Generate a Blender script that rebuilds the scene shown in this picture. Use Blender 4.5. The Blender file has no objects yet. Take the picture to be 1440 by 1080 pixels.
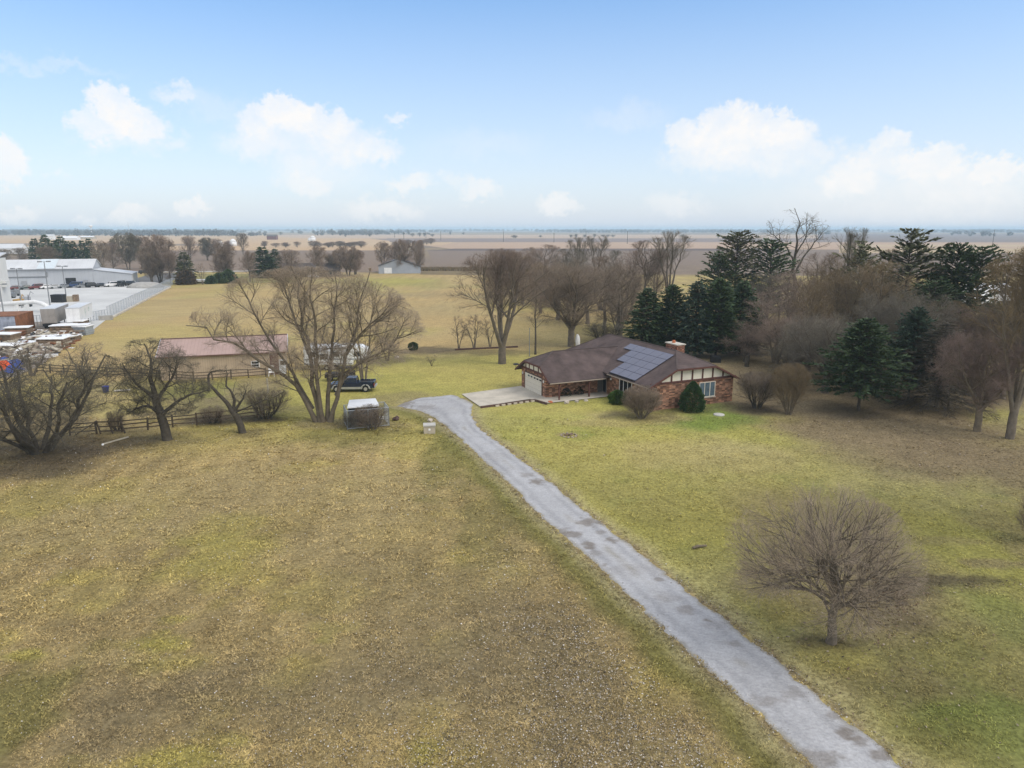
import bpy, math, random
import numpy as np
from mathutils import Vector
random.seed(7)
np.seterr(all='ignore')
sc = bpy.context.scene
COL = sc.collection
PI = math.pi
# ------------------------------------------------------------------ camera geometry (used to survey the ground)
F = 1000.0; H = 20.0; P = math.atan(218 / 1000.0)
CP, SP = math.cos(P), math.sin(P)
def ray(px, py):
    x = (px - 720) / F; y = -(py - 540) / F
    return (x, CP + y * SP, -SP + y * CP)
def at(px, py, z=0.0):
    d = ray(px, py); t = (z - H) / d[2]
    return (d[0] * t, d[1] * t)
def ppm(px, py):
    x, y = at(px, py)
    return F / (y * CP + H * SP)
def ht(px, py, top):
    x, y = at(px, py); d = ray(px, top); t = y / d[1]
    return H + d[2] * t
# ------------------------------------------------------------------ scene graph helpers
def tag(o, label=None, cat=None, group=None, kind=None):
    if label: o['label'] = label
    if cat: o['category'] = cat
    if group: o['group'] = group
    if kind: o['kind'] = kind
    return o
def thing(name, label, cat, loc=(0, 0, 0), rz=0.0, group=None):
    o = bpy.data.objects.new(name, None); COL.objects.link(o)
    o.location = loc if len(loc) == 3 else (loc[0], loc[1], 0); o.rotation_euler = (0, 0, rz)
    o.empty_display_size = .2
    return tag(o, label, cat, group)
def mesh(name, V, quads=None, tris=None, ngons=None, smooth=False, col=None, spk=None):
    me = bpy.data.meshes.new(name)
    V = np.asarray(V, dtype=np.float32).reshape(-1, 3)
    idx = []; st = []; tot = 0
    for arr, k in ((quads, 4), (tris, 3)):
        if arr is not None and len(arr):
            a = np.asarray(arr, dtype=np.int32).reshape(-1, k)
            idx.append(a.ravel()); st.append(tot + np.arange(len(a)) * k); tot += a.size
    if ngons:
        for f in ngons:
            idx.append(np.asarray(f, dtype=np.int32)); st.append(np.array([tot])); tot += len(f)
    me.vertices.add(len(V)); me.vertices.foreach_set('co', V.ravel())
    idx = np.concatenate(idx); st = np.concatenate(st).astype(np.int32)
    me.loops.add(len(idx)); me.loops.foreach_set('vertex_index', idx.astype(np.int32))
    me.polygons.add(len(st)); me.polygons.foreach_set('loop_start', st)
    if col is not None:
        a = me.attributes.new('Col', 'FLOAT_COLOR', 'POINT')
        c = np.ones((len(V), 4), np.float32); c[:, :3] = col
        a.data.foreach_set('color', c.ravel())
    me.update(calc_edges=True); me.validate(verbose=False)
    me.polygons.foreach_set('use_smooth', np.full(len(me.polygons), bool(smooth)))
    return me
def obj(name, me, m, parent=None, loc=(0, 0, 0)):
    o = bpy.data.objects.new(name, me); COL.objects.link(o)
    if m is not None and len(me.materials) == 0: me.materials.append(m)
    o.location = loc
    if parent is not None: o.parent = parent
    return o
class MB:
    """collects boxes, prisms and tubes; build() links them as one mesh"""
    def __init__(s): s.v = []; s.f = []
    def add(s, V, Fc):
        b = len(s.v); s.v += [tuple(map(float, v)) for v in V]; s.f += [[b + i for i in f] for f in Fc]; return s
    def box(s, x0, x1, y0, y1, z0, z1):
        V = [(x, y, z) for z in (z0, z1) for y in (y0, y1) for x in (x0, x1)]
        return s.add(V, [(0, 2, 3, 1), (4, 5, 7, 6), (0, 1, 5, 4), (2, 6, 7, 3), (0, 4, 6, 2), (1, 3, 7, 5)])
    def bar(s, a, b, w, h=None):
        a = Vector(a); b = Vector(b); d = (b - a).normalized(); h = h or w
        r = Vector((0, 0, 1)) if abs(d.z) < .95 else Vector((1, 0, 0))
        n = d.cross(r).normalized() * (w / 2); u = n.cross(d).normalized() * (h / 2)
        V = [p + i * n + j * u for p in (a, b) for i, j in ((-1, -1), (1, -1), (1, 1), (-1, 1))]
        return s.add(V, [(3, 2, 1, 0), (4, 5, 6, 7), (0, 1, 5, 4), (1, 2, 6, 5), (2, 3, 7, 6), (3, 0, 4, 7)])
    def tube(s, pts, rad, k=8):
        pts = [Vector(p) for p in pts]; n = len(pts)
        if not hasattr(rad, '__len__'): rad = [rad] * n
        t0 = (pts[1] - pts[0]).normalized(); ref = Vector((0, 0, 1)) if abs(t0.z) < .9 else Vector((1, 0, 0))
        V = []
        for i, p in enumerate(pts):
            t = (pts[min(i + 1, n - 1)] - pts[max(i - 1, 0)]).normalized()
            a = t.cross(ref).normalized(); b = a.cross(t)
            V += [p + rad[i] * (math.cos(2 * PI * j / k) * a + math.sin(2 * PI * j / k) * b) for j in range(k)]
        Fc = [(i * k + j, i * k + (j + 1) % k, (i + 1) * k + (j + 1) % k, (i + 1) * k + j) for i in range(n - 1) for j in range(k)]
        Fc += [tuple(range(k))[::-1], tuple((n - 1) * k + j for j in range(k))]
        return s.add(V, Fc)
    def prism(s, poly, axis, a, b):
        """polygon (two coordinates) extruded along axis x, y or z from a to b"""
        n = len(poly)
        mk = {'x': lambda p, t: (t, p[0], p[1]), 'y': lambda p, t: (p[0], t, p[1]), 'z': lambda p, t: (p[0], p[1], t)}[axis]
        V = [mk(p, a) for p in poly] + [mk(p, b) for p in poly]
        return s.add(V, [tuple(range(n))[::-1], tuple(range(n, 2 * n))] + [(i, (i + 1) % n, n + (i + 1) % n, n + i) for i in range(n)])
    def slab(s, poly, t):
        n = len(poly); V = list(poly) + [(p[0], p[1], p[2] - t) for p in poly]
        return s.add(V, [tuple(range(n)), tuple(range(n, 2 * n))[::-1]] + [(i, n + i, n + (i + 1) % n, (i + 1) % n) for i in range(n)])
    def ball(s, c, r, seg=10, rings=6, jit=0.0):
        rx, ry, rz = r if hasattr(r, '__len__') else (r, r, r); V = [(c[0], c[1], c[2] + rz)]
        for i in range(1, rings):
            a = PI * i / rings
            for j in range(seg):
                b = 2 * PI * j / seg; q = 1 + random.uniform(-jit, jit)
                V.append((c[0] + rx * q * math.sin(a) * math.cos(b), c[1] + ry * q * math.sin(a) * math.sin(b), c[2] + rz * q * math.cos(a)))
        V.append((c[0], c[1], c[2] - rz)); n = len(V) - 1
        Fc = [(0, 1 + j, 1 + (j + 1) % seg) for j in range(seg)]
        for i in range(rings - 2):
            for j in range(seg):
                p = 1 + i * seg; Fc.append((p + j, p + seg + j, p + seg + (j + 1) % seg, p + (j + 1) % seg))
        p = 1 + (rings - 2) * seg
        Fc += [(p + j, n, p + (j + 1) % seg) for j in range(seg)]
        return s.add(V, Fc)
    def me(s, name, smooth=False): 
        m = mesh(name, s.v, ngons=s.f, smooth=False)
        import bmesh
        bm = bmesh.new(); bm.from_mesh(m); bmesh.ops.recalc_face_normals(bm, faces=bm.faces[:]); bm.to_mesh(m); bm.free()
        if smooth: m.shade_smooth()
        return m
    def build(s, name, m, parent=None, smooth=False, bevel=0.0):
        o = obj(name, s.me(name, smooth), m, parent)
        if bevel:
            b = o.modifiers.new('Bevel', 'BEVEL'); b.width = bevel; b.segments = 2; b.limit_method = 'ANGLE'
        return o
def box(x0, x1, y0, y1, z0, z1): return MB().box(x0, x1, y0, y1, z0, z1)
def copy_tree(o, parent=None):
    c = o.copy(); COL.objects.link(c)
    if parent is not None: c.parent = parent
    for ch in list(o.children): copy_tree(ch, c)
    return c
# ------------------------------------------------------------------ value noise
def _h(ix, iy, seed):
    n = ix.astype(np.int64) * 374761393 + iy.astype(np.int64) * 668265263 + seed * 144269504
    n = (n ^ (n >> 13)) * 1274126177; n = n & 0xffffffff
    return ((n ^ (n >> 16)) & 0xffff) / 65535.0
def vn(x, y, s, seed):
    x = np.asarray(x) / s; y = np.asarray(y) / s; ix = np.floor(x); iy = np.floor(y); fx = x - ix; fy = y - iy
    fx = fx * fx * (3 - 2 * fx); fy = fy * fy * (3 - 2 * fy)
    a = _h(ix, iy, seed); b = _h(ix + 1, iy, seed); c = _h(ix, iy + 1, seed); d = _h(ix + 1, iy + 1, seed)
    return (a * (1 - fx) + b * fx) * (1 - fy) + (c * (1 - fx) + d * fx) * fy
def fbm(x, y, s, seed, o=4):
    r = 0; w = .5; t = 0
    for i in range(o):
        r = r + w * vn(x, y, s, seed + i * 17); t += w; w *= .5; s *= .5
    return r / t
def sst(a, b, x):
    t = np.clip((x - a) / (b - a), 0, 1); return t * t * (3 - 2 * t)
# ------------------------------------------------------------------ materials
def mat(name, c=(.5, .5, .5), rough=.8, var=.25, scale=3.0, metal=0.0, bump=0.0, bscale=None, c2=None, hue=0.0, attr=False, spec=.3):
    m = bpy.data.materials.new(name); m.use_nodes = True; n = m.node_tree.nodes; l = m.node_tree.links
    b = n['Principled BSDF']; b.inputs['Roughness'].default_value = rough; b.inputs['Metallic'].default_value = metal
    b.inputs['Specular IOR Level'].default_value = spec
    tc = n.new('ShaderNodeTexCoord'); nz = n.new('ShaderNodeTexNoise'); nz.inputs['Scale'].default_value = scale
    nz.inputs['Detail'].default_value = 6; nz.inputs['Roughness'].default_value = .65
    l.new(tc.outputs['Object'], nz.inputs['Vector'])
    mx = n.new('ShaderNodeMix'); mx.data_type = 'RGBA'
    rp = n.new('ShaderNodeValToRGB'); rp.color_ramp.elements[0].position = .3; rp.color_ramp.elements[1].position = .7
    l.new(nz.outputs['Fac'], rp.inputs['Fac'])
    if attr:
        at_ = n.new('ShaderNodeAttribute'); at_.attribute_name = 'Col'
        mu = n.new('ShaderNodeMix'); mu.data_type = 'RGBA'; mu.blend_type = 'MULTIPLY'; mu.inputs['Factor'].default_value = 1
        rp.color_ramp.elements[0].color = (1 - var,) * 3 + (1,); rp.color_ramp.elements[1].color = (1 + var,) * 3 + (1,)
        l.new(at_.outputs['Color'], mu.inputs['A']); l.new(rp.outputs['Color'], mu.inputs['B']); src = mu.outputs['Result']
    else:
        lo = c2 or tuple(x * (1 - var) for x in c); hi = c if c2 else tuple(min(1, x * (1 + var)) for x in c)
        rp.color_ramp.elements[0].color = (*lo, 1); rp.color_ramp.elements[1].color = (*hi, 1); src = rp.outputs['Color']
    if hue:
        oi = n.new('ShaderNodeObjectInfo'); mr = n.new('ShaderNodeMapRange')
        mr.inputs['To Min'].default_value = 1 - hue; mr.inputs['To Max'].default_value = 1 + hue
        l.new(oi.outputs['Random'], mr.inputs['Value'])
        hs = n.new('ShaderNodeHueSaturation'); l.new(mr.outputs['Result'], hs.inputs['Value']); l.new(src, hs.inputs['Color']); src = hs.outputs['Color']
    l.new(src, b.inputs['Base Color'])
    if bump:
        bn = n.new('ShaderNodeTexNoise'); bn.inputs['Scale'].default_value = bscale or scale * 4; bn.inputs['Detail'].default_value = 5
        l.new(tc.outputs['Object'], bn.inputs['Vector'])
        bp = n.new('ShaderNodeBump'); bp.inputs['Strength'].default_value = bump; bp.inputs['Distance'].default_value = .05
        l.new(bn.outputs['Fac'], bp.inputs['Height']); l.new(bp.outputs['Normal'], b.inputs['Normal'])
    return m
def pattern(mt, kind, vec, **kw):
    """replaces the base colour of m with a brick or wave pattern; vec = coefficients of object x,y,z for the two axes"""
    n = mt.node_tree.nodes; l = mt.node_tree.links; b = n['Principled BSDF']
    tc = n.new('ShaderNodeTexCoord'); sp = n.new('ShaderNodeSeparateXYZ'); l.new(tc.outputs['Object'], sp.inputs[0])
    ad = n.new('ShaderNodeMath'); ad.operation = 'ADD'
    if vec == 'xy+z': l.new(sp.outputs[0], ad.inputs[0]); l.new(sp.outputs[1], ad.inputs[1])
    else: l.new(sp.outputs[vec], ad.inputs[0]); ad.inputs[1].default_value = 0
    cb = n.new('ShaderNodeCombineXYZ'); l.new(ad.outputs[0], cb.inputs[0]); l.new(sp.outputs[2], cb.inputs[1])
    if kind == 'brick':
        t = n.new('ShaderNodeTexBrick'); t.inputs['Scale'].default_value = 1
        t.inputs['Brick Width'].default_value = kw['w']; t.inputs['Row Height'].default_value = kw['h']; t.inputs['Mortar Size'].default_value = .008
        t.inputs['Color1'].default_value = (*kw['a'], 1); t.inputs['Color2'].default_value = (*kw['b'], 1); t.inputs['Mortar'].default_value = (*kw['m'], 1)
        t.inputs['Bias'].default_value = kw.get('bias', 0)
        l.new(cb.outputs[0], t.inputs['Vector'])
        # every brick takes its own firing tone
        sn = n.new('ShaderNodeVectorMath'); sn.operation = 'SNAP'; l.new(cb.outputs[0], sn.inputs[0]); sn.inputs[1].default_value = (kw['w'], kw['h'], 1)
        wn = n.new('ShaderNodeTexWhiteNoise'); l.new(sn.outputs[0], wn.inputs['Vector'])
        rp = n.new('ShaderNodeValToRGB'); e = rp.color_ramp.elements; e[0].color = (.45, .42, .42, 1); e[1].color = (1.5, 1.45, 1.4, 1); e[0].position = .1; e[1].position = .95
        l.new(wn.outputs['Value'], rp.inputs['Fac'])
        mu = n.new('ShaderNodeMix'); mu.data_type = 'RGBA'; mu.blend_type = 'MULTIPLY'; mu.inputs['Factor'].default_value = 1
        l.new(t.outputs['Color'], mu.inputs['A']); l.new(rp.outputs['Color'], mu.inputs['B']); l.new(mu.outputs['Result'], b.inputs['Base Color'])
    else:
        old = b.inputs['Base Color'].links[0].from_socket
        t = n.new('ShaderNodeMath'); t.operation = 'PINGPONG'; t.inputs[1].default_value = kw['w']; l.new(ad.outputs[0], t.inputs[0])
        mr = n.new('ShaderNodeMapRange'); mr.inputs['From Max'].default_value = kw['w'] * kw.get('edge', .25); mr.inputs['To Min'].default_value = kw['dark']; mr.inputs['To Max'].default_value = 1
        l.new(t.outputs[0], mr.inputs['Value'])
        mu = n.new('ShaderNodeMix'); mu.data_type = 'RGBA'; mu.blend_type = 'MULTIPLY'; mu.inputs['Factor'].default_value = 1
        l.new(old, mu.inputs['A']); l.new(mr.outputs[0], mu.inputs['B']); l.new(mu.outputs['Result'], b.inputs['Base Color'])
    return mt
M = {}
M['ground'] = mat('ground_soil_and_turf', rough=.95, var=.46, scale=4.5, bump=.5, bscale=9, attr=True, spec=.1)
M['grass'] = mat('dry_grass_blades', rough=.9, var=.2, scale=.6, attr=True, spec=.15)
M['gravel'] = mat('crushed_limestone', rough=.92, var=.16, scale=9, bump=.4, bscale=30, attr=True, spec=.2)
M['litter'] = mat('leaf_and_stone_bits', rough=.8, var=.2, scale=2, attr=True)
M['concrete'] = mat('stained_concrete', (.46, .42, .35), .85, .2, .5, bump=.1, bscale=20)
M['lot'] = mat('pale_weathered_pavement', (.50, .50, .485), .9, .16, .05, bump=.1)
M['bark'] = mat('grey_brown_bark', (.18, .152, .118), .9, .35, 3, bump=.5, bscale=12, hue=.12, c2=(.09, .075, .06))
M['bark_pale'] = mat('pale_tan_bark', (.20, .165, .115), .9, .3, 2.5, bump=.5, bscale=12, c2=(.10, .08, .058))
M['bark_dark'] = mat('dark_bark', (.095, .082, .062), .9, .35, 3, bump=.5, bscale=12, c2=(.05, .042, .034))
M['twig_brown'] = mat('brown_twigs', (.205, .16, .118), .85, .3, .8, hue=.15)
M['twig_fawn'] = mat('fawn_twigs', (.345, .28, .21), .85, .25, .8)
M['twig_mauve'] = mat('mauve_grey_twigs', (.24, .182, .144), .85, .25, .5, hue=.15)
M['twig_grey'] = mat('grey_twigs', (.18, .16, .125), .85, .3, .6, hue=.12)
M['twig_dark'] = mat('dark_grey_olive_twigs', (.135, .12, .088), .85, .3, .6, hue=.12)
M['twig_gold'] = mat('golden_twigs', (.25, .20, .10), .85, .25, .6)
M['twig_rust'] = mat('rust_olive_twigs', (.20, .148, .085), .85, .3, .5, hue=.12)
M['twig_pink'] = mat('reddish_twigs', (.205, .148, .125), .85, .25, .5, hue=.1)
M['leaf_brown'] = mat('clinging_brown_leaves', (.13, .085, .05), .8, .4, 3)
M['spruce'] = mat('dark_spruce_needles', (.056, .086, .036), .75, .45, .9, hue=.2)
M['spruce_deep'] = mat('deep_green_needles', (.052, .084, .034), .75, .45, .9, hue=.15)
M['spruce_blue'] = mat('blue_green_needles', (.050, .078, .050), .75, .4, .9, hue=.15)
M['pine'] = mat('olive_pine_needles', (.095, .10, .048), .75, .45, .7, hue=.15)
M['pine_brown'] = mat('browning_pine_needles', (.12, .095, .05), .8, .4, .4, hue=.1)
M['dead'] = mat('dead_spruce_twigs', (.075, .063, .045), .85, .35, .8)
M['yew'] = mat('clipped_yew', (.04, .08, .026), .75, .5, 2.2)
M['boxwood'] = mat('bright_green_shrub', (.06, .11, .025), .7, .5, 2.5)
def plain(k, c, rough=.6, var=.12, scale=2, **kw): M[k] = mat(k, c, rough, var, scale, **kw)
M['brick'] = pattern(mat('multi_red_brick', (.3, .15, .1), .9, bump=.3, bscale=14), 'brick', 'xy+z', w=.42, h=.16, a=(.33, .165, .10), b=(.18, .105, .072), m=(.30, .25, .2))
M['shingle'] = mat('brown_asphalt_shingle', (.085, .062, .058), .9, .42, .55, bump=.3, bscale=10)
pattern(M['shingle'], 'wave', 2, w=.07, dark=.82)
plain('ridgecap', (.085, .065, .06), .9); plain('timber', (.10, .042, .034), .75, .25, 3); plain('stucco', (.70, .66, .55), .85, .08, 1.5)
plain('fascia', (.09, .055, .045), .8); plain('offwhite', (.62, .58, .50), .6, .06); plain('white', (.78, .78, .77), .5, .06); plain('gutter', (.30, .25, .2), .6)
plain('glass', (.02, .024, .028), .08, .2, 1, spec=.6); plain('pane_blue', (.10, .14, .17), .15, .3, 2, spec=.6); plain('door', (.11, .10, .09), .5)
plain('solar', (.092, .093, .135), .24, .12, .3, spec=.6); plain('solar_frame', (.062, .064, .10), .26, .1)  # the lavender cell colour has the sky reflection mixed into it
plain('chimney', (.20, .10, .07), .9, .3, 6); M['chimney'] = pattern(M['chimney'], 'brick', 'xy+z', w=.3, h=.12, a=(.25, .11, .065), b=(.17, .08, .055), m=(.25, .2, .16))
plain('flue', (.42, .14, .06), .8); plain('creeper', (.03, .035, .022), .8, .4); plain('cap', (.5, .47, .4), .8)
M['barnroof'] = pattern(mat('pinkish_metal_roof', (.37, .255, .22), .5, .12, .4, spec=.4), 'wave', 0, w=.23, dark=.8, edge=.2)
M['barnwall'] = pattern(mat('tan_metal_siding', (.46, .36, .25), .65, .15, .5), 'wave', 0, w=.15, dark=.78, edge=.3)
plain('barnbrown', (.15, .085, .065), .7, .2, 1.5); plain('barntrim', (.55, .56, .62), .6)
M['fencewood'] = mat('weathered_rails', (.115, .088, .062), .9, .35, 4, bump=.3)
plain('truckblue', (.009, .016, .042), .25, .25, 1.5, spec=.6); plain('silver', (.42, .42, .40), .4, .15, metal=.3); plain('tyre', (.02, .02, .02), .85); plain('rim', (.45, .44, .42), .4, metal=.4)
plain('red', (.35, .02, .015), .4); plain('black', (.018, .018, .02), .6, .4); plain('rvwhite', (.78, .79, .80), .4, .1, 1.2); plain('rvgrey', (.30, .31, .33), .45); plain('rvtaupe', (.30, .25, .20), .5)
plain('galv', (.36, .39, .42), .45, .2, metal=.3); plain('beige', (.42, .37, .29), .7); plain('lidgrey', (.45, .44, .41), .8)
plain('stone', (.45, .40, .34), .9, .3); plain('edging', (.10, .06, .05), .9, .3); plain('blue', (.03, .05, .30), .4); plain('board', (.42, .38, .30), .8, .2)
M['steel'] = pattern(mat('pale_grey_steel_siding', (.44, .46, .49), .5, .1, .1), 'wave', 'xy+z', w=.6, dark=.93, edge=.2)
M['steelroof'] = pattern(mat('galvanised_roof_sheets', (.54, .55, .56), .45, .12, .12, spec=.4), 'wave', 0, w=1.0, dark=.92, edge=.15)
plain('steelside', (.60, .60, .58), .5, .08, .3); plain('skylight', (.54, .60, .63), .4); plain('pipe', (.7, .7, .69), .45)
plain('trailer', (.66, .68, .70), .45, .1, .4); plain('trailergrey', (.30, .28, .26), .6, .2, .6); plain('rust', (.20, .085, .04), .9, .5, 1.2); plain('containerblue', (.30, .33, .40), .6, .45, 1.0)
plain('pallet', (.21, .15, .10), .9, .4, 1.5); plain('orange', (.75, .10, .02), .6, .3); plain('tarpblue', (.035, .08, .33), .6, .3); plain('crateyellow', (.40, .24, .07), .7, .3); plain('scrap', (.30, .25, .2), .9, .6, .6)
plain('farroof', (.10, .085, .08), .9); plain('farwall', (.14, .11, .09), .9); plain('palebarn', (.34, .37, .42), .7, .1, .3); plain('silo', (.75, .76, .77), .4); plain('barnred', (.14, .05, .045), .9); plain('pole', (.10, .085, .07), .9); plain('lightpole', (.2, .21, .22), .6)
plain('farwood', (.075, .072, .066), .95, .35, .01); plain('asphalt', (.12, .115, .11), .9, .2, .1); plain('roadpale', (.42, .40, .36), .9, .1, .05); plain('gravelpile', (.34, .33, .31), .95, .2, 1, bump=.5)
plain('quonset', (.78, .79, .80), .45, .08, .3)
for k, c in dict(car_maroon=(.12, .015, .015), car_grey=(.16, .17, .18), car_white=(.7, .7, .7), car_black=(.015, .016, .018), car_blue=(.02, .045, .12), car_green=(.03, .045, .04), car_silver=(.40, .41, .42)).items(): plain(k, c, .3, .08, 1, spec=.6)
# ------------------------------------------------------------------ ground colours
DR = [((556, 571), (572, 565)), ((578, 575), (590, 559)), ((596, 579), (638, 554.5)), ((610, 587), (665, 567)), ((624, 596), (662, 583)), ((641, 611), (674, 602)), ((671, 637), (715, 632)),
      ((710, 673), (761, 667)), ((754, 718), (813, 711)), ((799, 759), (866, 751)), ((838, 793), (921, 793)), ((879, 832), (964, 828)), ((960, 907), (1042, 887)), ((1050, 987), (1129, 960)), ((1137, 1070), (1229, 1043)), ((1240, 1165), (1332, 1130)), ((1400, 1320), (1492, 1265))]
DL = np.array([at(*a) for a, b in DR]); DRR = np.array([at(*b) for a, b in DR])
def dpoly(x, y, Pl):
    """distance to a polyline and the side (left of its direction = positive)"""
    best = np.full(x.shape, 1e9); side = np.zeros(x.shape)
    for i in range(len(Pl) - 1):
        ax, ay = Pl[i]; bx, by = Pl[i + 1]; dx, dy = bx - ax, by - ay
        t = np.clip(((x - ax) * dx + (y - ay) * dy) / (dx * dx + dy * dy), 0, 1)
        d = np.hypot(x - ax - t * dx, y - ay - t * dy); s = np.sign(dx * (y - ay) - dy * (x - ax))
        u = d < best; best = np.where(u, d, best); side = np.where(u, s, side)
    return best, side
TAN = np.array((.275, .217, .104)); BRN = np.array((.178, .142, .078)); YEL = np.array((.268, .232, .068)); LAWN = np.array((.232, .216, .060)); GRN = np.array((.10, .145, .028))
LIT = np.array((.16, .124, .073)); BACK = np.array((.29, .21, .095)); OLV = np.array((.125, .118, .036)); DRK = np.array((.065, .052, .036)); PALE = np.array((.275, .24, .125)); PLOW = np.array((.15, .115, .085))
# (px, py, rx, ry, colour, strength): patches of turf, litter and bare soil as they lie on the ground
GAIN = 1.3
PATCH = [
 (470, 560, 190, 42, YEL, .85), (560, 540, 150, 30, LAWN, .7), (540, 532, 50, 10, GRN, .7), (640, 515, 180, 24, YEL, .8), (700, 505, 130, 14, LAWN, .5), (430, 548, 60, 14, YEL, .8),
 (300, 545, 60, 10, GRN, .45), (330, 560, 60, 14, GRN, .35), (230, 545, 140, 18, OLV, .6), (350, 550, 40, 22, BRN, .8), (280, 575, 130, 12, BRN, .45), (160, 575, 60, 12, YEL, .45), (130, 545, 60, 10, BRN, .5),
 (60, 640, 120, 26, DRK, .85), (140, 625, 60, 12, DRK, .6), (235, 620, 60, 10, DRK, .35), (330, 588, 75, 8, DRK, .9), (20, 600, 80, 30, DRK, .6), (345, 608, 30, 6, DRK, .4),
 (520, 610, 110, 16, OLV, .6), (590, 625, 50, 25, YEL, .5), (300, 740, 60, 26, YEL, .75), (330, 770, 70, 25, YEL, .6), (270, 800, 60, 16, YEL, .5), (440, 770, 90, 30, TAN, .7), (80, 720, 150, 45, YEL, .5), (120, 740, 160, 30, TAN, .8),
 (220, 905, 40, 16, YEL, .95), (175, 925, 40, 12, TAN, .9), (230, 930, 50, 14, YEL, .5), (35, 920, 26, 8, YEL, .9), (115, 1065, 26, 8, YEL, .8), (270, 1070, 80, 18, YEL, .8), (600, 1055, 30, 18, YEL, .8), (330, 1040, 24, 10, YEL, .7), (470, 880, 30, 8, YEL, .6), (455, 900, 14, 7, YEL, .8), (250, 870, 18, 6, YEL, .7), (700, 800, 40, 10, YEL, .4),
 (20, 1000, 60, 80, OLV, .7), (180, 1000, 90, 50, BRN, .7), (560, 820, 120, 60, BRN, .5), (760, 980, 170, 120, BRN, .7), (650, 930, 120, 60, BRN, .6), (560, 700, 110, 50, TAN, .7), (400, 690, 200, 36, TAN, .7), (980, 1050, 70, 26, TAN, .5), (700, 760, 80, 40, TAN, .5), (480, 960, 120, 60, BRN, .7), (330, 960, 80, 40, BRN, .6),
 (630, 640, 34, 50, OLV, .7), (690, 730, 40, 50, OLV, .5),
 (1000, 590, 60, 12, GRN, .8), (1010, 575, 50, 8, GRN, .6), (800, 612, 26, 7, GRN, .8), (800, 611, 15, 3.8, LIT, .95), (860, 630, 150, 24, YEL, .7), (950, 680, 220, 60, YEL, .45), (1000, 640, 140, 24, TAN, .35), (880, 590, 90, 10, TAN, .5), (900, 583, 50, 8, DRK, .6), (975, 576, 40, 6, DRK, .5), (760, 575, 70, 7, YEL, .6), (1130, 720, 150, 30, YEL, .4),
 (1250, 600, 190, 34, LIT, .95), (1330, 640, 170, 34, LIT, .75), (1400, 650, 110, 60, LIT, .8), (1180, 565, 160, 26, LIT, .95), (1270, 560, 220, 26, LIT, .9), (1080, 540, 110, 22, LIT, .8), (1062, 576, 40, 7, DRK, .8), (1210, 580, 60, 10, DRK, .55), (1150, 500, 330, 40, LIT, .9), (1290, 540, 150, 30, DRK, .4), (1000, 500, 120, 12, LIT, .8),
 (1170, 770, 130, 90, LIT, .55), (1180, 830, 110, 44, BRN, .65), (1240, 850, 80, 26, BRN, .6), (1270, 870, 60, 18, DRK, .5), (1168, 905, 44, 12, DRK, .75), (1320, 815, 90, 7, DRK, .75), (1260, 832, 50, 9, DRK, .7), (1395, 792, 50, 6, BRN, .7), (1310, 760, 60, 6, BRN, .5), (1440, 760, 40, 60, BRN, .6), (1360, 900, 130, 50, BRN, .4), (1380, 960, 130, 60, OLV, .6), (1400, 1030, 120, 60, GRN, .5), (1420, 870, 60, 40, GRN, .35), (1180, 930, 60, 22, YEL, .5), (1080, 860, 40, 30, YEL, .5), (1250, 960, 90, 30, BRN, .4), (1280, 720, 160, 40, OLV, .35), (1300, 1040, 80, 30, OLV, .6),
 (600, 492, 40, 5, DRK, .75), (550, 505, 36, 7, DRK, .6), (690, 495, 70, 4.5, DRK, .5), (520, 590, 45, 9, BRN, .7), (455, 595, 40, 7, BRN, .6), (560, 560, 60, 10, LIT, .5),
 (560, 398, 90, 7, GRN, .35), (560, 395, 60, 5, YEL, .7), (880, 470, 160, 22, OLV, .45), (800, 470, 80, 20, BRN, .3), (640, 415, 120, 5, BRN, .35), (200, 470, 100, 14, YEL, .35), (300, 430, 150, 10, TAN, .5), (560, 440, 130, 12, BRN, .2)]
PW = []
for (a, b, rx, ry, c, s) in PATCH:
    x, y = at(a, b); k = ppm(a, b)
    PW.append((x, y, rx / k, .5 * (at(a, b - ry)[1] - at(a, min(b + ry, 1300))[1]), c, s))
FENCE_A = at(152, 447); FENCE_B = at(240, 402)
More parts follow.
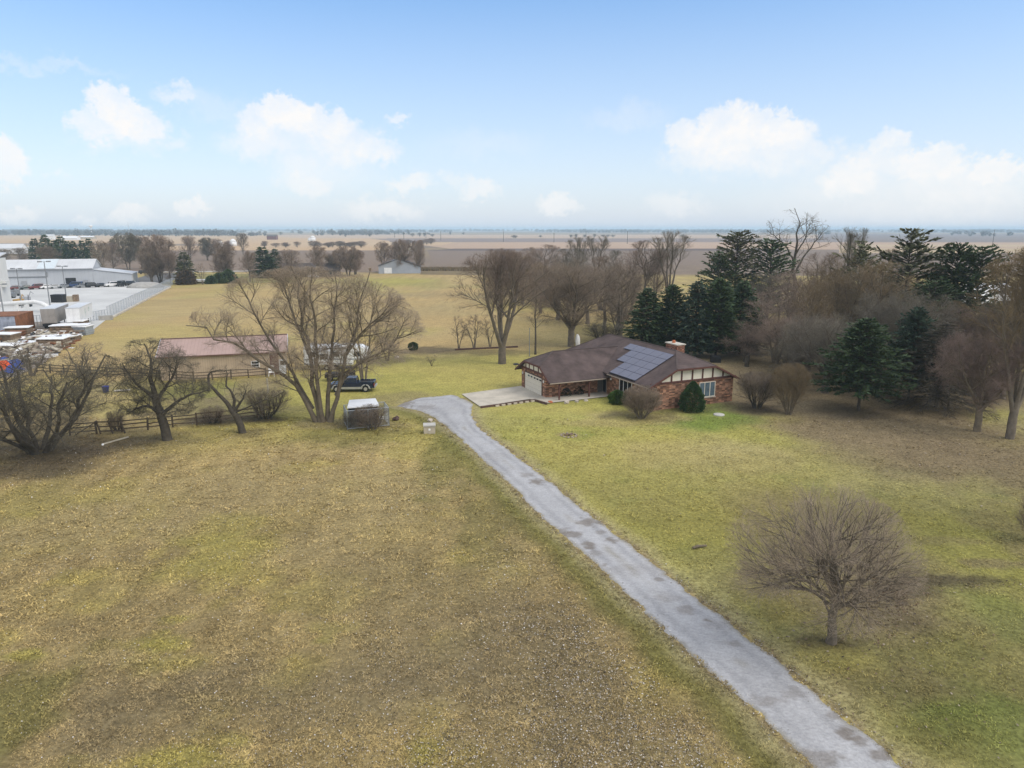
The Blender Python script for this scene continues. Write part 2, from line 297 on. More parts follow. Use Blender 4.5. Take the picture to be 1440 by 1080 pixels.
def colour(x, y):
    x = np.asarray(x, float); y = np.asarray(y, float); n = x.size
    C = np.empty((n, 3)); w1 = fbm(x, y, 9, 3)[:, None]; w2 = fbm(x, y, 2.2, 11)[:, None]; w3 = fbm(x, y, 24, 5)[:, None]
    field = BRN + (TAN - BRN) * np.clip(w1 * 1.3 - .12 + (w2 - .5) * .9, 0, 1)
    field = field + (YEL - field) * np.clip((w3 - .5) * 3, 0, .6)
    w4 = fbm(x, y, 3.2, 47)[:, None]; field = field + (YEL - field) * sst(.56, .76, w4) * .42; field = field * np.array((1.10, 1.07, .98)) * (1 + .085 * np.sin(2 * PI * (x + .10 * y + 1.2 * w3[:, 0]) / 2.7))[:, None]
    dl, sl = dpoly(x, y, DL); dr, sr = dpoly(x, y, DRR)
    right = np.where(sr > 0, 1.0, 0.0)
    lawn = LAWN + (PALE - LAWN) * np.clip((w1 - .35) * 1.6, 0, .75) + (GRN - LAWN) * np.clip((w2 - .62) * 1.6, 0, .5)
    east = (sst(0, 1, right) * sst(105, 95, y))[:, None] * (x > -12)[:, None]
    C = field + (lawn - field) * east
    back = BACK + (TAN - BACK) * np.clip(w1 * 1.6 - .5, 0, .8) + (YEL - BACK) * np.clip((w3 - .55) * 3, 0, .4)
    kb = (sst(84, 97, y + 14 * (fbm(x, y, 14, 9) - .5)) * sst(62, 40, x))[:, None]
    C = C + (back - C) * kb
    # far farmland in bands
    far = sst(325, 335, y + .12 * x)[:, None]
    f2 = PLOW + (TAN - PLOW) * np.clip((vn(x * .15, y, 150, 21)[:, None] - .5) * 2.5, 0, 1)
    C = C + (f2 - C) * far
    k = np.zeros(n)
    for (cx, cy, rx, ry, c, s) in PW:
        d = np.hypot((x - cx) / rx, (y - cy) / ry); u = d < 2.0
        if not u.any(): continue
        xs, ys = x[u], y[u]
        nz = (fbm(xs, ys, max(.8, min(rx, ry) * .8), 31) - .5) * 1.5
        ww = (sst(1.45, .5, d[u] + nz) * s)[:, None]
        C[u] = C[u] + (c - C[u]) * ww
    # verges of the driveway
    dist = np.minimum(dl, dr) * 1.0; ls = (sl < 0)
    wob = (fbm(x, y, 2.5, 41) - .5)
    for cond, d, bands in ((sl < 0, dl, ((3.1, 1.5, OLV, .85), (1.35, .6, PALE * .8, .75), (.45, .1, LIT, .8))), (sr > 0, dr, ((1.6, .6, PALE * .85, .6), (.5, .1, LIT, .9)))):
        for (o, i, c, s) in bands:
            ww = (sst(o, i, d + wob * o * .8) * s * np.where(cond & (y < 84), 1, 0))[:, None]
            C = C + (c - C) * ww
    var = (.80 + .40 * fbm(x, y, .9, 77))[:, None]
    return np.clip(C * var * GAIN, .01, .9)
def lines(lo, hi, step, out, ratio=1.16):
    a = list(np.arange(lo, hi + 1e-6, step)); s = step; b = hi
    while b < out: s *= ratio; b += s; a.append(b)
    return a
xs = lines(0, 62, .42, 21000); xs2 = lines(0, 58, .42, 21000); gx = np.array([-v for v in xs2[:0:-1]] + xs)
gy = lines(18, 125, .42, 22000, 1.045); gy = np.array([-3000, -600, -200, -60, -20, 0, 8, 13] + gy)
X, Yg = np.meshgrid(gx, gy); nx, ny = len(gx), len(gy); gxx = X.ravel(); gyy = Yg.ravel()
Z = np.where((gyy < 130) & (np.abs(gxx) < 70), (fbm(gxx, gyy, 3.0, 51) - .5) * .06, 0)
_a, _b = dpoly(gxx, gyy, DL); _c, _d = dpoly(gxx, gyy, DRR); _n = np.minimum(_a, _c); _in = (_b > 0) & (_d < 0)
Z = Z * np.where(_in, 0, sst(0, 2.5, _n)) - .05
gi = np.arange(nx * ny).reshape(ny, nx)
gq = np.stack([gi[:-1, :-1], gi[:-1, 1:], gi[1:, 1:], gi[1:, :-1]], -1).reshape(-1, 4)
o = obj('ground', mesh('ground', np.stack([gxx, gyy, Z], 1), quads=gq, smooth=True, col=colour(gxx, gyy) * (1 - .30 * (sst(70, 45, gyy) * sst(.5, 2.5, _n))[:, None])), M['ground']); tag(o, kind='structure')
def sheet(name, poly, z, m, col=None, kind='structure'):
    V = [(p[0], p[1], z) for p in poly]
    c = None if col is None else np.tile(np.array(col), (len(V), 1))
    o = obj(name, mesh(name, V, ngons=[list(range(len(V)))], col=c), m); tag(o, kind=kind); return o
def sheetpx(name, pts, z, m, col=None): return sheet(name, [at(*p) for p in pts], z, m, col)
# ------------------------------------------------------------------ driveway
def resamp(Pl, n):
    d = np.r_[0, np.cumsum(np.hypot(*np.diff(Pl, axis=0).T))]; t = np.linspace(0, 1, n)
    # shared parameter: index based, smoothed
    idx = np.linspace(0, len(Pl) - 1, n); return np.stack([np.interp(idx, np.arange(len(Pl)), Pl[:, k]) for k in (0, 1)], 1)
ND = 900
def smooth(a, k=9):
    p = np.pad(a, ((k, k), (0, 0)), mode='edge'); w = np.ones(2 * k + 1) / (2 * k + 1)
    return np.stack([np.convolve(p[:, i], w, 'valid') for i in (0, 1)], 1)
a_ = smooth(resamp(DL, ND)); b_ = smooth(resamp(DRR, ND))
rng = np.random.default_rng(5)
ra = (fbm(a_[:, 0], a_[:, 1], 0.8, 61, 5) - .5)[:, None] * .62; rb = (fbm(b_[:, 0], b_[:, 1], 0.8, 67, 5) - .5)[:, None] * .62
wd = b_ - a_; wl = np.hypot(*wd.T)[:, None]; a_ = a_ + wd / wl * ra; b_ = b_ + wd / wl * rb
NC = 26
tt = np.linspace(0, 1, NC)
DV = a_[:, None, :] + (b_ - a_)[:, None, :] * tt[None, :, None]
dx, dy = DV[..., 0].ravel(), DV[..., 1].ravel()
base = np.array((.385, .385, .395)); dirt = np.array((.135, .108, .08))
DC = np.tile(base, (dx.size, 1)) * (.86 + .28 * fbm(dx, dy, 1.6, 71))[:, None]
edge = (np.abs(np.tile(tt, ND) - .5) * 2)
trk = np.exp(-((edge - .52) / .16) ** 2) * (.3 + .9 * fbm(dx, dy, 3.5, 83)); DC = DC * (1 - .22 * trk)[:, None]
mid = np.exp(-(edge / .16) ** 2) * sst(.45, .75, fbm(dx, dy, 2.6, 85)); DC = DC + (np.array((.27, .255, .22)) - DC) * (.7 * mid)[:, None]
DC = DC * (.9 + .2 * _h(np.floor(dx * 9), np.floor(dy * 9), 5))[:, None]
DC = DC + (np.array((.25, .23, .18)) - DC) * (sst(.8, 1.05, edge + (fbm(dx, dy, .8, 73) - .5) * .3) * .8)[:, None]
for (a, b, rx, ry, s) in [(754, 677, 9, 4, .8), (742, 668, 10, 3, .5), (828, 734, 16, 6, .75), (805, 752, 14, 5, .7), (790, 746, 12, 4, .5), (827, 766, 9, 5, .8), (861, 759, 9, 4, .8), (845, 748, 6, 3, .5), (835, 778, 12, 5, .4), (927, 815, 6, 2.5, .6), (851, 793, 5, 2.5, .6), (993, 872, 6, 3, .9), (968, 857, 12, 5, .5), (1190, 1030, 16, 10, .8), (1210, 1040, 14, 8, .6), (1120, 973, 18, 8, .35), (1150, 1065, 40, 12, .6), (1080, 985, 22, 7, .4), (1175, 1005, 20, 6, .5), (1030, 905, 16, 5, .4), (1240, 1060, 16, 8, .7), (690, 640, 20, 8, .2), (600, 573, 14, 4, .35), (566, 569, 14, 5, .7), (900, 800, 60, 10, .2), (1008, 880, 20, 8, .2), (940, 840, 30, 6, .25)]:
    cx, cy = at(a, b); k = ppm(a, b); rxm = rx / k; rym = .5 * (at(a, b - ry)[1] - at(a, b + ry)[1])
    d = np.hypot((dx - cx) / rxm, (dy - cy) / rym) + (fbm(dx, dy, .35, 79) - .5) * 1.9
    DC = DC + (dirt - DC) * (sst(1.35, .5, d) * s * .85)[:, None]
di = np.arange(ND * NC).reshape(ND, NC)
dq = np.stack([di[:-1, :-1], di[:-1, 1:], di[1:, 1:], di[1:, :-1]], -1).reshape(-1, 4)
o = obj('driveway', mesh('driveway', np.stack([dx, dy, np.full(dx.size, -.046) + .045 * (1 - edge ** 3)], 1), quads=dq, smooth=True, col=DC), M['gravel']); tag(o, kind='structure')
# ------------------------------------------------------------------ grass and bits (stuff)
def scatter(n, seed, r0=22., r1=75., half=.80):
    rg = np.random.default_rng(seed); r = r0 * (r1 / r0) ** rg.random(n); x = (rg.random(n) * 2 - 1) * half * r * 1.02
    return x, r, rg
def inside_drive(x, y, m=0.0):
    dl, sl = dpoly(x, y, DL); dr, sr = dpoly(x, y, DRR)
    return ((sl > 0) & (sr < 0)) & (dl > m) & (dr > m)
HA = (4.1, 83.9); ha = math.radians(24); HU = (math.cos(ha), math.sin(ha)); HV = (math.sin(ha), -math.cos(ha))
def hloc(x, y):
    rx, ry = x - HA[0], y - HA[1]; return rx * HU[0] + ry * HU[1], rx * HV[0] + ry * HV[1]
def hpt(u, v): return (HA[0] + u * HU[0] + v * HV[0], HA[1] + u * HU[1] + v * HV[1])
def in_house(x, y):
    u, v = hloc(x, y)
    return ((u > -9) & (u < 8) & (v > -7.5) & (v < 2.2)) | ((u > 8) & (u < 19.7) & (v > -13) & (v < 10.5))
def grass(name, sel, n, seed, hgt, bright):
    x, y, rg = scatter(n, seed); y = y
    k = ~inside_drive(x, y, .12) & ~in_house(x, y); dl, sl = dpoly(x, y, DL)
    side = (sl < 0) | (x < -12)
    k &= side if sel == 'field' else ~side
    x, y = x[k], y[k]; n = len(x); c = colour(x, y)
    r = y; s = hgt * np.sqrt(r / 30) * (.6 + .9 * rg.random(n)); nb = 4
    cl = fbm(x, y, .55, 91); s = s * (.2 + 1.7 * cl ** 1.5)
    V = np.zeros((n, nb, 3, 3)); 
    for b in range(nb):
        an = rg.random(n) * 2 * PI; w = s * (.30 + .3 * rg.random(n)); ln = s * (.7 + 1.1 * rg.random(n)); h = s * (.12 + .5 * rg.random(n) ** 1.5)
        ox, oy = (rg.random(n) - .5) * s * 1.4, (rg.random(n) - .5) * s * 1.4
        px, py = x + ox, y + oy; ca, sa = np.cos(an), np.sin(an)
        V[:, b, 0] = np.stack([px - sa * w / 2, py + ca * w / 2, np.full(n, -.05)], 1)
        V[:, b, 1] = np.stack([px + sa * w / 2, py - ca * w / 2, np.full(n, -.05)], 1)
        V[:, b, 2] = np.stack([px + ca * ln, py + sa * ln, h - .03], 1)
    tone = (.45 + .9 * rg.random((n, nb)) ** 1.3)[..., None] * bright
    C = np.repeat((c[:, None, :] * tone)[:, :, None, :], 3, 2)
    warm = rg.random((n, nb, 1, 1)) * np.array([.10, .04, -.06]); C = np.clip(C * (1 + warm), .008, .9)
    V = V.reshape(-1, 3); T = np.arange(len(V)).reshape(-1, 3)
    o = obj(name, mesh(name, V, tris=T, col=C.reshape(-1, 3)), M['grass']); tag(o, kind='stuff'); return o
o = grass('dry_field_grass', 'field', 150000, 1, .088, 1.28); tag(o, 'tan dry grass matted over the wide field beside the driveway', 'grass')
o = grass('lawn_grass', 'lawn', 115000, 2, .066, 1.22); tag(o, 'short yellow green lawn grass around the round bare tree', 'grass')
def bits(name, n, seed, dens, size, cols, label, cat, margin=0.0):
    x, y, rg = scatter(n, seed); k = rg.random(n) < dens(x, y); k &= ~inside_drive(x, y, margin) if margin >= 0 else True
    x, y = x[k], y[k]; n = len(x); s = size * (.4 + rg.random(n) ** 2 * 1.3) * np.sqrt(y / 30); an = rg.random(n) * PI; tl = rg.random(n) * .7
    e1 = np.stack([np.cos(an), np.sin(an), tl * .4], 1) * s[:, None]; e2 = np.stack([-np.sin(an), np.cos(an), .5 - tl], 1) * (s * (.4 + .4 * rg.random(n)))[:, None]
    c = np.stack([x, y, .0 + .05 * rg.random(n)], 1)
    V = np.stack([c - e1 - e2, c + e1 - e2 * .8, c + e1 + e2, c - e1 * .9 + e2, c + np.array([0, 0, .02])], 1).reshape(-1, 3)
    b = np.arange(n)[:, None] * 5
    T = np.concatenate([b + np.array([0, 1, 4]), b + np.array([1, 2, 4]), b + np.array([2, 3, 4]), b + np.array([3, 0, 4])])
    cc = np.array(cols)[rg.integers(0, len(cols), n)] * (.7 + .6 * rg.random((n, 1)))
    o = obj(name, mesh(name, V, tris=T, col=np.repeat(cc, 5, 0)), M['litter']); tag(o, label, cat, kind='stuff')
def d_field(x, y):
    dl, sl = dpoly(x, y, DL); ww = sst(36, 24, y) * sst(-16, 6, x) + .55 * sst(50, 30, y) * sst(-6, 4, x + .12 * (y - 30)) + .10
    return np.where(sl < 0, ww * sst(1.8, 4, dl) * (fbm(x, y, 3, 19) * 1.5 - .15), 0)
bits('pale_stubble_bits', 230000, 21, d_field, .023, [(.50, .46, .40), (.40, .33, .24), (.58, .56, .54), (.34, .27, .18), (.30, .22, .13), (.42, .38, .33), (.05, .042, .034), (.055, .045, .035), (.04, .034, .028), (.045, .036, .028)], 'pale and dark stubble bits strewn over the field', 'litter')
def d_edge(x, y):
    dl, sl = dpoly(x, y, DL); dr, sr = dpoly(x, y, DRR); return np.exp(-(np.minimum(dl, dr) / .4) ** 2) * (y < 84)
bits('loose_gravel', 60000, 23, d_edge, .022, [(.42, .41, .40), (.30, .29, .28), (.2, .19, .17), (.5, .48, .45)], 'loose grey gravel scattered in the grass along the driveway edges', 'gravel', -.35)
def d_lawn(x, y):
    dr, sr = dpoly(x, y, DRR); tr = np.exp(-(np.hypot(x - 17.5, y - 32.5) / 5.0) ** 2)
    sw = np.exp(-(np.abs((y - 35.8) - (x - 20) * .21) / .45) ** 2) * (x > 17.5) * (x < 31); wood = sst(24, 40, x) * sst(52, 66, y) * .8
    return np.where(sr > 0, .02 + .55 * tr + .9 * sw + wood * .7 + .5 * sst(.9, .2, dr), 0)
bits('fallen_leaves', 42000, 22, d_lawn, .036, [(.12, .08, .05), (.09, .06, .04), (.17, .12, .08), (.06, .045, .035), (.30, .25, .2)], 'brown fallen leaves under the round bare tree and wood edge', 'leaf litter')
# ------------------------------------------------------------------ house (local axes: x along the porch, y away from the camera, origin at the garage corner)
hs = thing('brick_house', 'brown roofed brick ranch house with solar panels and two car garage beside the driveway', 'house', (HA[0], HA[1], 0), ha)
w = MB()
w.box(0, 8, 0, 7, -.2, 2.7)
w.box(8, 19.55, -10.4, 12.0, -.2, 3.05)
w.build('wall', M['brick'], hs)
SL = .49; RZ = 5.95; RU = 13.7
zm = lambda u: RZ - SL * abs(u - RU)
rf = MB()
eL, eR = 7.3, 20.1; ze = zm(eL); cl, cr, zc = 10.95, 16.45, zm(10.95)
fr, bk = -7.0, 8.1; fy, by = -10.95, 12.4
rf.slab([(eL, fy, ze), (cl, fy, zc), (RU, fr, RZ), (RU, bk, RZ), (eL, by, ze)], .16)
rf.slab([(eR, by, ze), (RU, bk, RZ), (RU, fr, RZ), (cr, fy, zc), (eR, fy, ze)], .16)
rf.slab([(cl, fy - .02, zc), (cr, fy - .02, zc), (RU, fr, RZ)], .158)
rf.slab([(eR, by + .01, ze), (eL, by + .01, ze), (RU, bk, RZ)], .158)
GZ = 5.1; GS = (5.1 - 2.25) / 4.9
rf.slab([(-.5, -1.9, 2.25), (8.6, -1.9, 2.25), (12.0, 3, GZ), (2.4, 3, GZ), (-.5, .75, 3.8)], .16)
rf.slab([(-.5, 7.9, 2.25), (-.5, 5.25, 3.8), (2.4, 3, GZ), (12.0, 3, GZ), (8.6, 7.9, 2.25)], .16)
rf.slab([(-.52, .75, 3.8), (2.4, 3, GZ), (-.52, 5.25, 3.8)], .158)
roof = rf.build('roof', M['shingle'], hs)
rc = MB()
for a, b in (((RU, fr, RZ), (RU, bk, RZ)), ((RU, fr, RZ), (cl, fy, zc)), ((RU, fr, RZ), (cr, fy, zc)), ((RU, bk, RZ), (eL, by, ze)), ((2.4, 3, GZ), (11.9, 3, GZ)), ((2.4, 3, GZ), (-.5, .75, 3.8)), ((2.4, 3, GZ), (-.5, 5.25, 3.8))):
    rc.bar((a[0], a[1], a[2] + .015), (b[0], b[1], b[2] + .012), .18, .04)
rc.build('ridge_cap', M['ridgecap'], roof)
g = MB(); g.bar((-.45, -1.98, 2.13), (7.2, -1.98, 2.13), .11, .11); g.bar((eL - .05, fy + .05, ze - .12), (eL - .05, -2.1, ze - .12), .11, .11); g.build('gutter', M['gutter'], hs)
# fascia boards on the rakes and clipped edges
for seq in (((eL, fy - .05, ze), (cl, fy - .05, zc), (cr, fy - .05, zc), (eR, fy - .05, ze)), ((-.56, -1.9, 2.25), (-.56, .75, 3.8), (-.56, 5.25, 3.8), (-.56, 7.9, 2.25))):
    for a, b in zip(seq[:-1], seq[1:]): MB().bar((a[0], a[1], a[2] - .12), (b[0], b[1], b[2] - .12), .06, .2).build('fascia', M['timber'], hs)
# gable with cream panels between dark timbers
gz0 = 3.05
sg = MB(); q = -10.43; sg.prism([(8.02, gz0), (19.53, gz0), (19.3, zm(19.3) - .18), (cr, zc - .18), (cl, zc - .18), (8.3, zm(8.3) - .18)], 'y', q, q + .3); sg.build('gable_panel', M['stucco'], hs)
tb = MB(); tb.bar((7.75, q - .05, gz0 - .02), (19.8, q - .05, gz0 - .02), .08, .22)
for u in (9.15, 10.6, 12.0, 13.5, 14.95, 16.4, 17.9): tb.box(u - .1, u + .1, q - .06, q - .005, gz0 + .09, min(zc, zm(u)) - .17)
tb.build('timber', M['timber'], hs)
sg = MB(); sg.prism([(.2, 2.7), (6.8, 2.7), (6.3, 2.25 + GS * 1.55), (5.2, 3.64), (.8, 3.64), (0.0, 2.25 + GS * 1.5)], 'x', -.03, .2); sg.build('gable_panel', M['stucco'], hs)
tb = MB(); tb.bar((-.07, -.1, 2.72), (-.07, 7.1, 2.72), .08, .22)
for v in (1.0, 2.0, 3.3, 4.6, 5.6): tb.box(-.085, -.03, v - .09, v + .09, 2.83, 3.6)
tb.build('timber', M['timber'], hs)
# garage door
gd = MB(); gd.box(-.04, .1, 1.1, 5.85, 0, 2.15); gdo = gd.build('garage_door', M['offwhite'], hs)
gl = MB()
for r in range(1, 4): gl.box(-.046, -.03, 1.12, 5.83, .53 * r - .008, .53 * r + .008)
gl.build('panel_seam', M['gutter'], gdo)
for v in (1.45, 2.25, 3.05): box(-.055, -.035, v - .27, v + .27, 1.76, 1.98).build('window_pane', M['black'], gdo)
for v in (3.95, 4.75): box(-.055, -.035, v - .27, v + .27, 1.76, 1.98).build('window_pane', M['pane_blue'], gdo)
jb = MB(); jb.box(-.06, .1, .95, 1.1, 0, 2.3); jb.box(-.06, .1, 5.85, 6.0, 0, 2.3); jb.box(-.06, .1, 1.1, 5.85, 2.15, 2.3); jb.build('door_trim', M['fascia'], hs)
for v in (.55, 6.55):
    s = MB(); s.box(-.12, -.01, v - .08, v + .08, 1.75, 2.0); s.bar((-.07, v, 2.0), (-.07, v, 2.1), .1); s.build('wall_lamp', M['white'], hs)
# windows
def window(parent, kind, x0, x1, z0, z1, y, n=2, axis='y', name='window', fm='offwhite', pm='pane_blue'):
    f = MB(); t = .08
    sgn = -1
    def bx(mb, a0, a1, b0, b1, d0, d1):
        if axis == 'y': mb.box(a0, a1, y + sgn * d1, y + sgn * d0, b0, b1)
        else: mb.box(y + sgn * d1, y + sgn * d0, a0, a1, b0, b1)
    bx(f, x0, x1, z0, z0 + t, -.05, .06); bx(f, x0, x1, z1 - t, z1, -.05, .06); bx(f, x0, x0 + t, z0 + t, z1 - t, -.05, .06); bx(f, x1 - t, x1, z0 + t, z1 - t, -.05, .06)
    for i in range(1, n):
        c = x0 + (x1 - x0) * i / n; bx(f, c - t / 2, c + t / 2, z0 + t, z1 - t, -.05, .055)
    fo = f.build(name, M[fm], parent); p = MB(); bx(p, x0 + t, x1 - t, z0 + t, z1 - t, -.04, .015); p.build('pane', M[pm], fo)
    return fo
wf = window(hs, 0, 14.6, 16.9, .85, 2.65, -10.4, 3)
s = MB(); s.box(14.5, 17.0, -10.52, -10.40, .75, .845); s.build('sill', M['stone'], wf)
window(hs, 0, -6.5, -3.8, .55, 2.55, 8.0, 3, axis='x', pm='glass', fm='white')
d = window(hs, 0, -.9, .05, .02, 2.15, 8.0, 1, axis='x', name='front_door', fm='gutter', pm='glass')
box(7.2, 7.9, -.09, -.02, .05, 2.2).build('door', M['door'], hs)
s = MB(); s.box(7.86, 7.99, -2.0, -1.85, 1.9, 2.15); s.build('wall_lamp', M['white'], hs)
# chimney
ch = MB(); ch.box(15.1, 16.2, -5.3, -3.0, 3.5, 6.2); cho = ch.build('chimney', M['chimney'], roof)
c = MB(); c.box(15.0, 16.3, -5.4, -2.9, 6.2, 6.32); c.build('chimney_cap', M['cap'], hs); MB().tube([(15.6, -3.9, 6.32), (15.6, -3.9, 6.62)], [.22, .19], 10).build('flue', M['flue'], hs)
for pu, pv in ((.9, -1.75), (5.0, -1.75)):
    p = MB(); p.box(pu - .075, pu + .075, pv - .075, pv + .075, 0, 2.0); p.build('porch_post', M['timber'], hs)
# solar array, each module a part with its frame
n_ = math.sqrt(1 + SL * SL)
rows = [(7.5, 2.35, 3), (8.57, 2.35, 3), (9.64, .5, 4), (10.71, .5, 4), (11.78, -1.35, 5)]
for u0, v0, k in rows:
    for i in range(k):
        v1 = v0 + 1.85 * i; u1 = u0 + 1.04
        def sp(u, v, h): return (u - h * SL / n_, -v, zm(u) + h / n_)
        f = MB(); g_ = MB(); a, b = .09, .13
        q = [(u0, v1), (u1, v1), (u1, v1 + 1.82), (u0, v1 + 1.82)]
        f.add([sp(*p, a) for p in q] + [sp(*p, b) for p in q], [(0, 1, 2, 3), (7, 6, 5, 4)] + [(j, 4 + j, 4 + (j + 1) % 4, (j + 1) % 4) for j in range(4)])
        e = .016; q2 = [(u0 + e, v1 + e), (u1 - e, v1 + e), (u1 - e, v1 + 1.82 - e), (u0 + e, v1 + 1.82 - e)]
        g_.add([sp(*p, b - .002) for p in q2] + [sp(*p, b + .004) for p in q2], [(0, 1, 2, 3), (7, 6, 5, 4)] + [(j, 4 + j, 4 + (j + 1) % 4, (j + 1) % 4) for j in range(4)])
        fo = f.build('solar_panel', M['solar_frame'], hs); g_.build('solar_cell', M['solar'], fo)
s = MB(); s.box(7.35, 7.42, -7.9, -2.4, zm(7.4) + .02, zm(7.4) + .12); s.build('panel_rail', M['black'], hs)
dsh = MB(); dsh.tube([(-.35, 8.05, 2.35), (-.35, 8.05, 2.6)], .03, 6); dsh.ball((-.35, 8.0, 2.8), (.42, .42, .12), 12, 6); so = dsh.build('dish_antenna', M['black'], hs); 
# concrete apron and porch
o = sheet('garage_apron', [at(649, 554.4), at(675, 572), at(745, 561.5), at(752, 563), at(765, 568), hpt(.2, 2.6), hpt(7.6, 2.6), hpt(7.9, .02), hpt(.0, .02), hpt(-.02, -6.9), at(733, 543)], .045, M['concrete'])
# block edging: a timber kerb and pale blocks set on it
e0, e1, e2 = at(676, 573.5), at(752, 563.5), at(769, 568.5)
tk = MB(); tk.bar((e0[0], e0[1], .06), (e1[0], e1[1], .06), .18, .26); tk.bar((e1[0], e1[1], .06), (e2[0], e2[1], .06), .18, .26)
tag(tk.build('landscape_timber', M['edging']), 'dark landscape timber edging the concrete apron', 'edging')
LOCS = ['nearest the driveway', 'second from the driveway', 'third from the driveway', 'middle of the row', 'third from the porch post', 'second from the porch post', 'nearest the porch post']
for i in range(7):
    t = .30 + .66 * i / 6; x, y = e0[0] + (e1[0] - e0[0]) * t, e0[1] + (e1[1] - e0[1]) * t - .16
    b = MB().box(-.24, .24, -.09, .09, -.1, .14).build('edging_block', M['beige'], bevel=.02); b.location = (x, y - .05, 0); b.rotation_euler.z = math.atan2(e1[1] - e0[1], e1[0] - e0[0])
    tag(b, 'pale block along the apron timber, ' + LOCS[i], 'block', 'pale blocks edging the concrete apron')
def rock(px, py, r, label, m='stone', name='rock', cat='rock', group=None):
    b = MB(); b.ball((0, 0, r * .35), (r, r * .75, r * .6), 9, 6, .22); o = b.build(name, M[m], smooth=False); x, y = at(px, py); o.location = (x, y, -.06); o.rotation_euler.z = px * 1.7
    return tag(o, label, cat, group)
rock(797, 566.5, .4, 'pale tan rock on the mulch between the porch posts'); rock(811, 565, .28, 'small grey rock beside the pale porch rock'); rock(774, 566, .3, 'round reddish rock at the foot of the corner porch post', 'flue')
rock(824, 563.5, .25, 'small rock in front of the second porch post')
# ------------------------------------------------------------------ barn
bx, by_ = at(402, 526); bn = thing('barn', 'long tan metal barn with a pinkish roof behind the paddock', 'barn', (bx, by_ + .3, 0), math.radians(16.5))
L_, W_, EZ, RZB = 16.2, 9.5, 3.3, 4.95
b = MB(); b.prism([(0, -.2), (W_, -.2), (W_, EZ - .12), (W_ / 2, RZB - .12), (0, EZ - .12)], 'x', -L_, 0); b.build('wall', M['barnwall'], bn)
r = MB(); r.slab([(-L_ - .3, -.35, EZ - .1), (.35, -.35, EZ - .1), (.35, W_ / 2, RZB), (-L_ - .3, W_ / 2, RZB)], .09); r.slab([(-L_ - .3, W_ / 2, RZB), (.35, W_ / 2, RZB), (.35, W_ + .35, EZ - .1), (-L_ - .3, W_ + .35, EZ - .1)], .09)
br = r.build('roof', M['barnroof'], bn)
t = MB(); t.bar((-L_ - .3, W_ / 2, RZB + .03), (.35, W_ / 2, RZB + .03), .35, .06); t.bar((-L_ - .3, -.37, EZ - .15), (.35, -.37, EZ - .15), .06, .16); t.build('ridge_cap', M['barnbrown'], br)
for x in (-L_ - .33, .38): MB().bar((x, -.37, EZ - .13), (x, W_ / 2, RZB - .03), .06, .18).build('roof_trim', M['barntrim'], br); MB().bar((x, W_ / 2, RZB - .03), (x, W_ + .35, EZ - .13), .06, .18).build('roof_trim', M['barntrim'], br)
box(-2.1, -.95, -.07, 0.02, 0, 3.1).build('sliding_door', M['barnbrown'], bn)
d = box(-.93, -.02, -.06, .02, 0, 2.1).build('door', M['trailer'], bn); box(-.75, -.2, -.075, -.055, 1.3, 1.9).build('pane', M['black'], d)
wf = window(bn, 0, -4.6, -3.5, 1.15, 2.05, 0, 1, fm='white', pm='glass'); box(-4.56, -3.54, -.07, -.02, 1.57, 1.63).build('glazing_bar', M['white'], wf)
# ------------------------------------------------------------------ paddock fences
def fence(pts, label, name='rail_fence', h=1.25, nr=3, parts='rail', jit=.08, spacing=2.6):
    P_ = [np.array(at(*p)) for p in pts]; o = thing(name, label, 'fence', (P_[0][0], P_[0][1], 0)); O = P_[0]; rg = random.Random(int(pts[0][0]))
    stops = []
    for a, b in zip(P_[:-1], P_[1:]):
        n = max(1, round(np.hypot(*(b - a)) / spacing)); stops += [a + (b - a) * i / n for i in range(n)]
    stops.append(P_[-1])
    for p in stops:
        q = p - O; lx, ly = rg.uniform(-jit, jit), rg.uniform(-jit, jit)
        MB().bar((q[0], q[1], -.15), (q[0] + lx, q[1] + ly, h + rg.uniform(-.05, .1)), .14).build('post', M['fencewood'], o)
    for a, b in zip(stops[:-1], stops[1:]):
        a = a - O; b = b - O
        for r in range(nr):
            z = .3 + r * (h - .4) / (nr - 1); MB().bar((a[0], a[1] - .07, z + rg.uniform(-jit, jit)), (b[0], b[1] - .07, z + rg.uniform(-jit, jit)), .05, .11).build('rail', M['fencewood'], o)
    return o
fence([(99, 612), (136, 609.5)], 'short rail fence between the leftmost bush tree and the leaning gate')
fence([(172, 607), (208, 604), (243, 600), (277, 597.5), (310, 594), (362, 588), (386, 582)], 'three rail wooden fence along the near side of the paddock')
fence([(52, 523), (90, 525.5), (128, 527.5), (200, 531), (273, 535.6), (325, 532.5), (374, 529.5)], 'three rail wooden fence along the far side of the paddock by the barn')
x, y = at(137, 610); gt = thing('farm_gate', 'leaning wooden gate in the gap of the near paddock fence', 'gate', (x, y, 0), math.radians(6))
for xx in (0, 1.15, 2.3): MB().bar((xx + .35, -.05, 0), (xx - .1, .25, 1.3), .12).build('upright', M['fencewood'], gt)
for z in (.25, .7, 1.15): MB().bar((.3 - .3 * z, z * .2, z), (2.5 - .3 * z, z * .2, z), .05, .12).build('rail', M['fencewood'], gt)
MB().bar((-1.9, -.3, .05), (-.05, 0, 1.2), .12, .1).build('brace', M['fencewood'], gt)
x, y = at(377, 552); pp = MB(); pp.box(-.09, .09, -.09, .09, -.1, 1.75); pp.box(-.11, .11, -.11, .11, 1.75, 1.8); o = pp.build('gate_post', M['board']); o.location = (x, y, 0); tag(o, 'pale upright post at the paddock corner in front of the barn door', 'post')
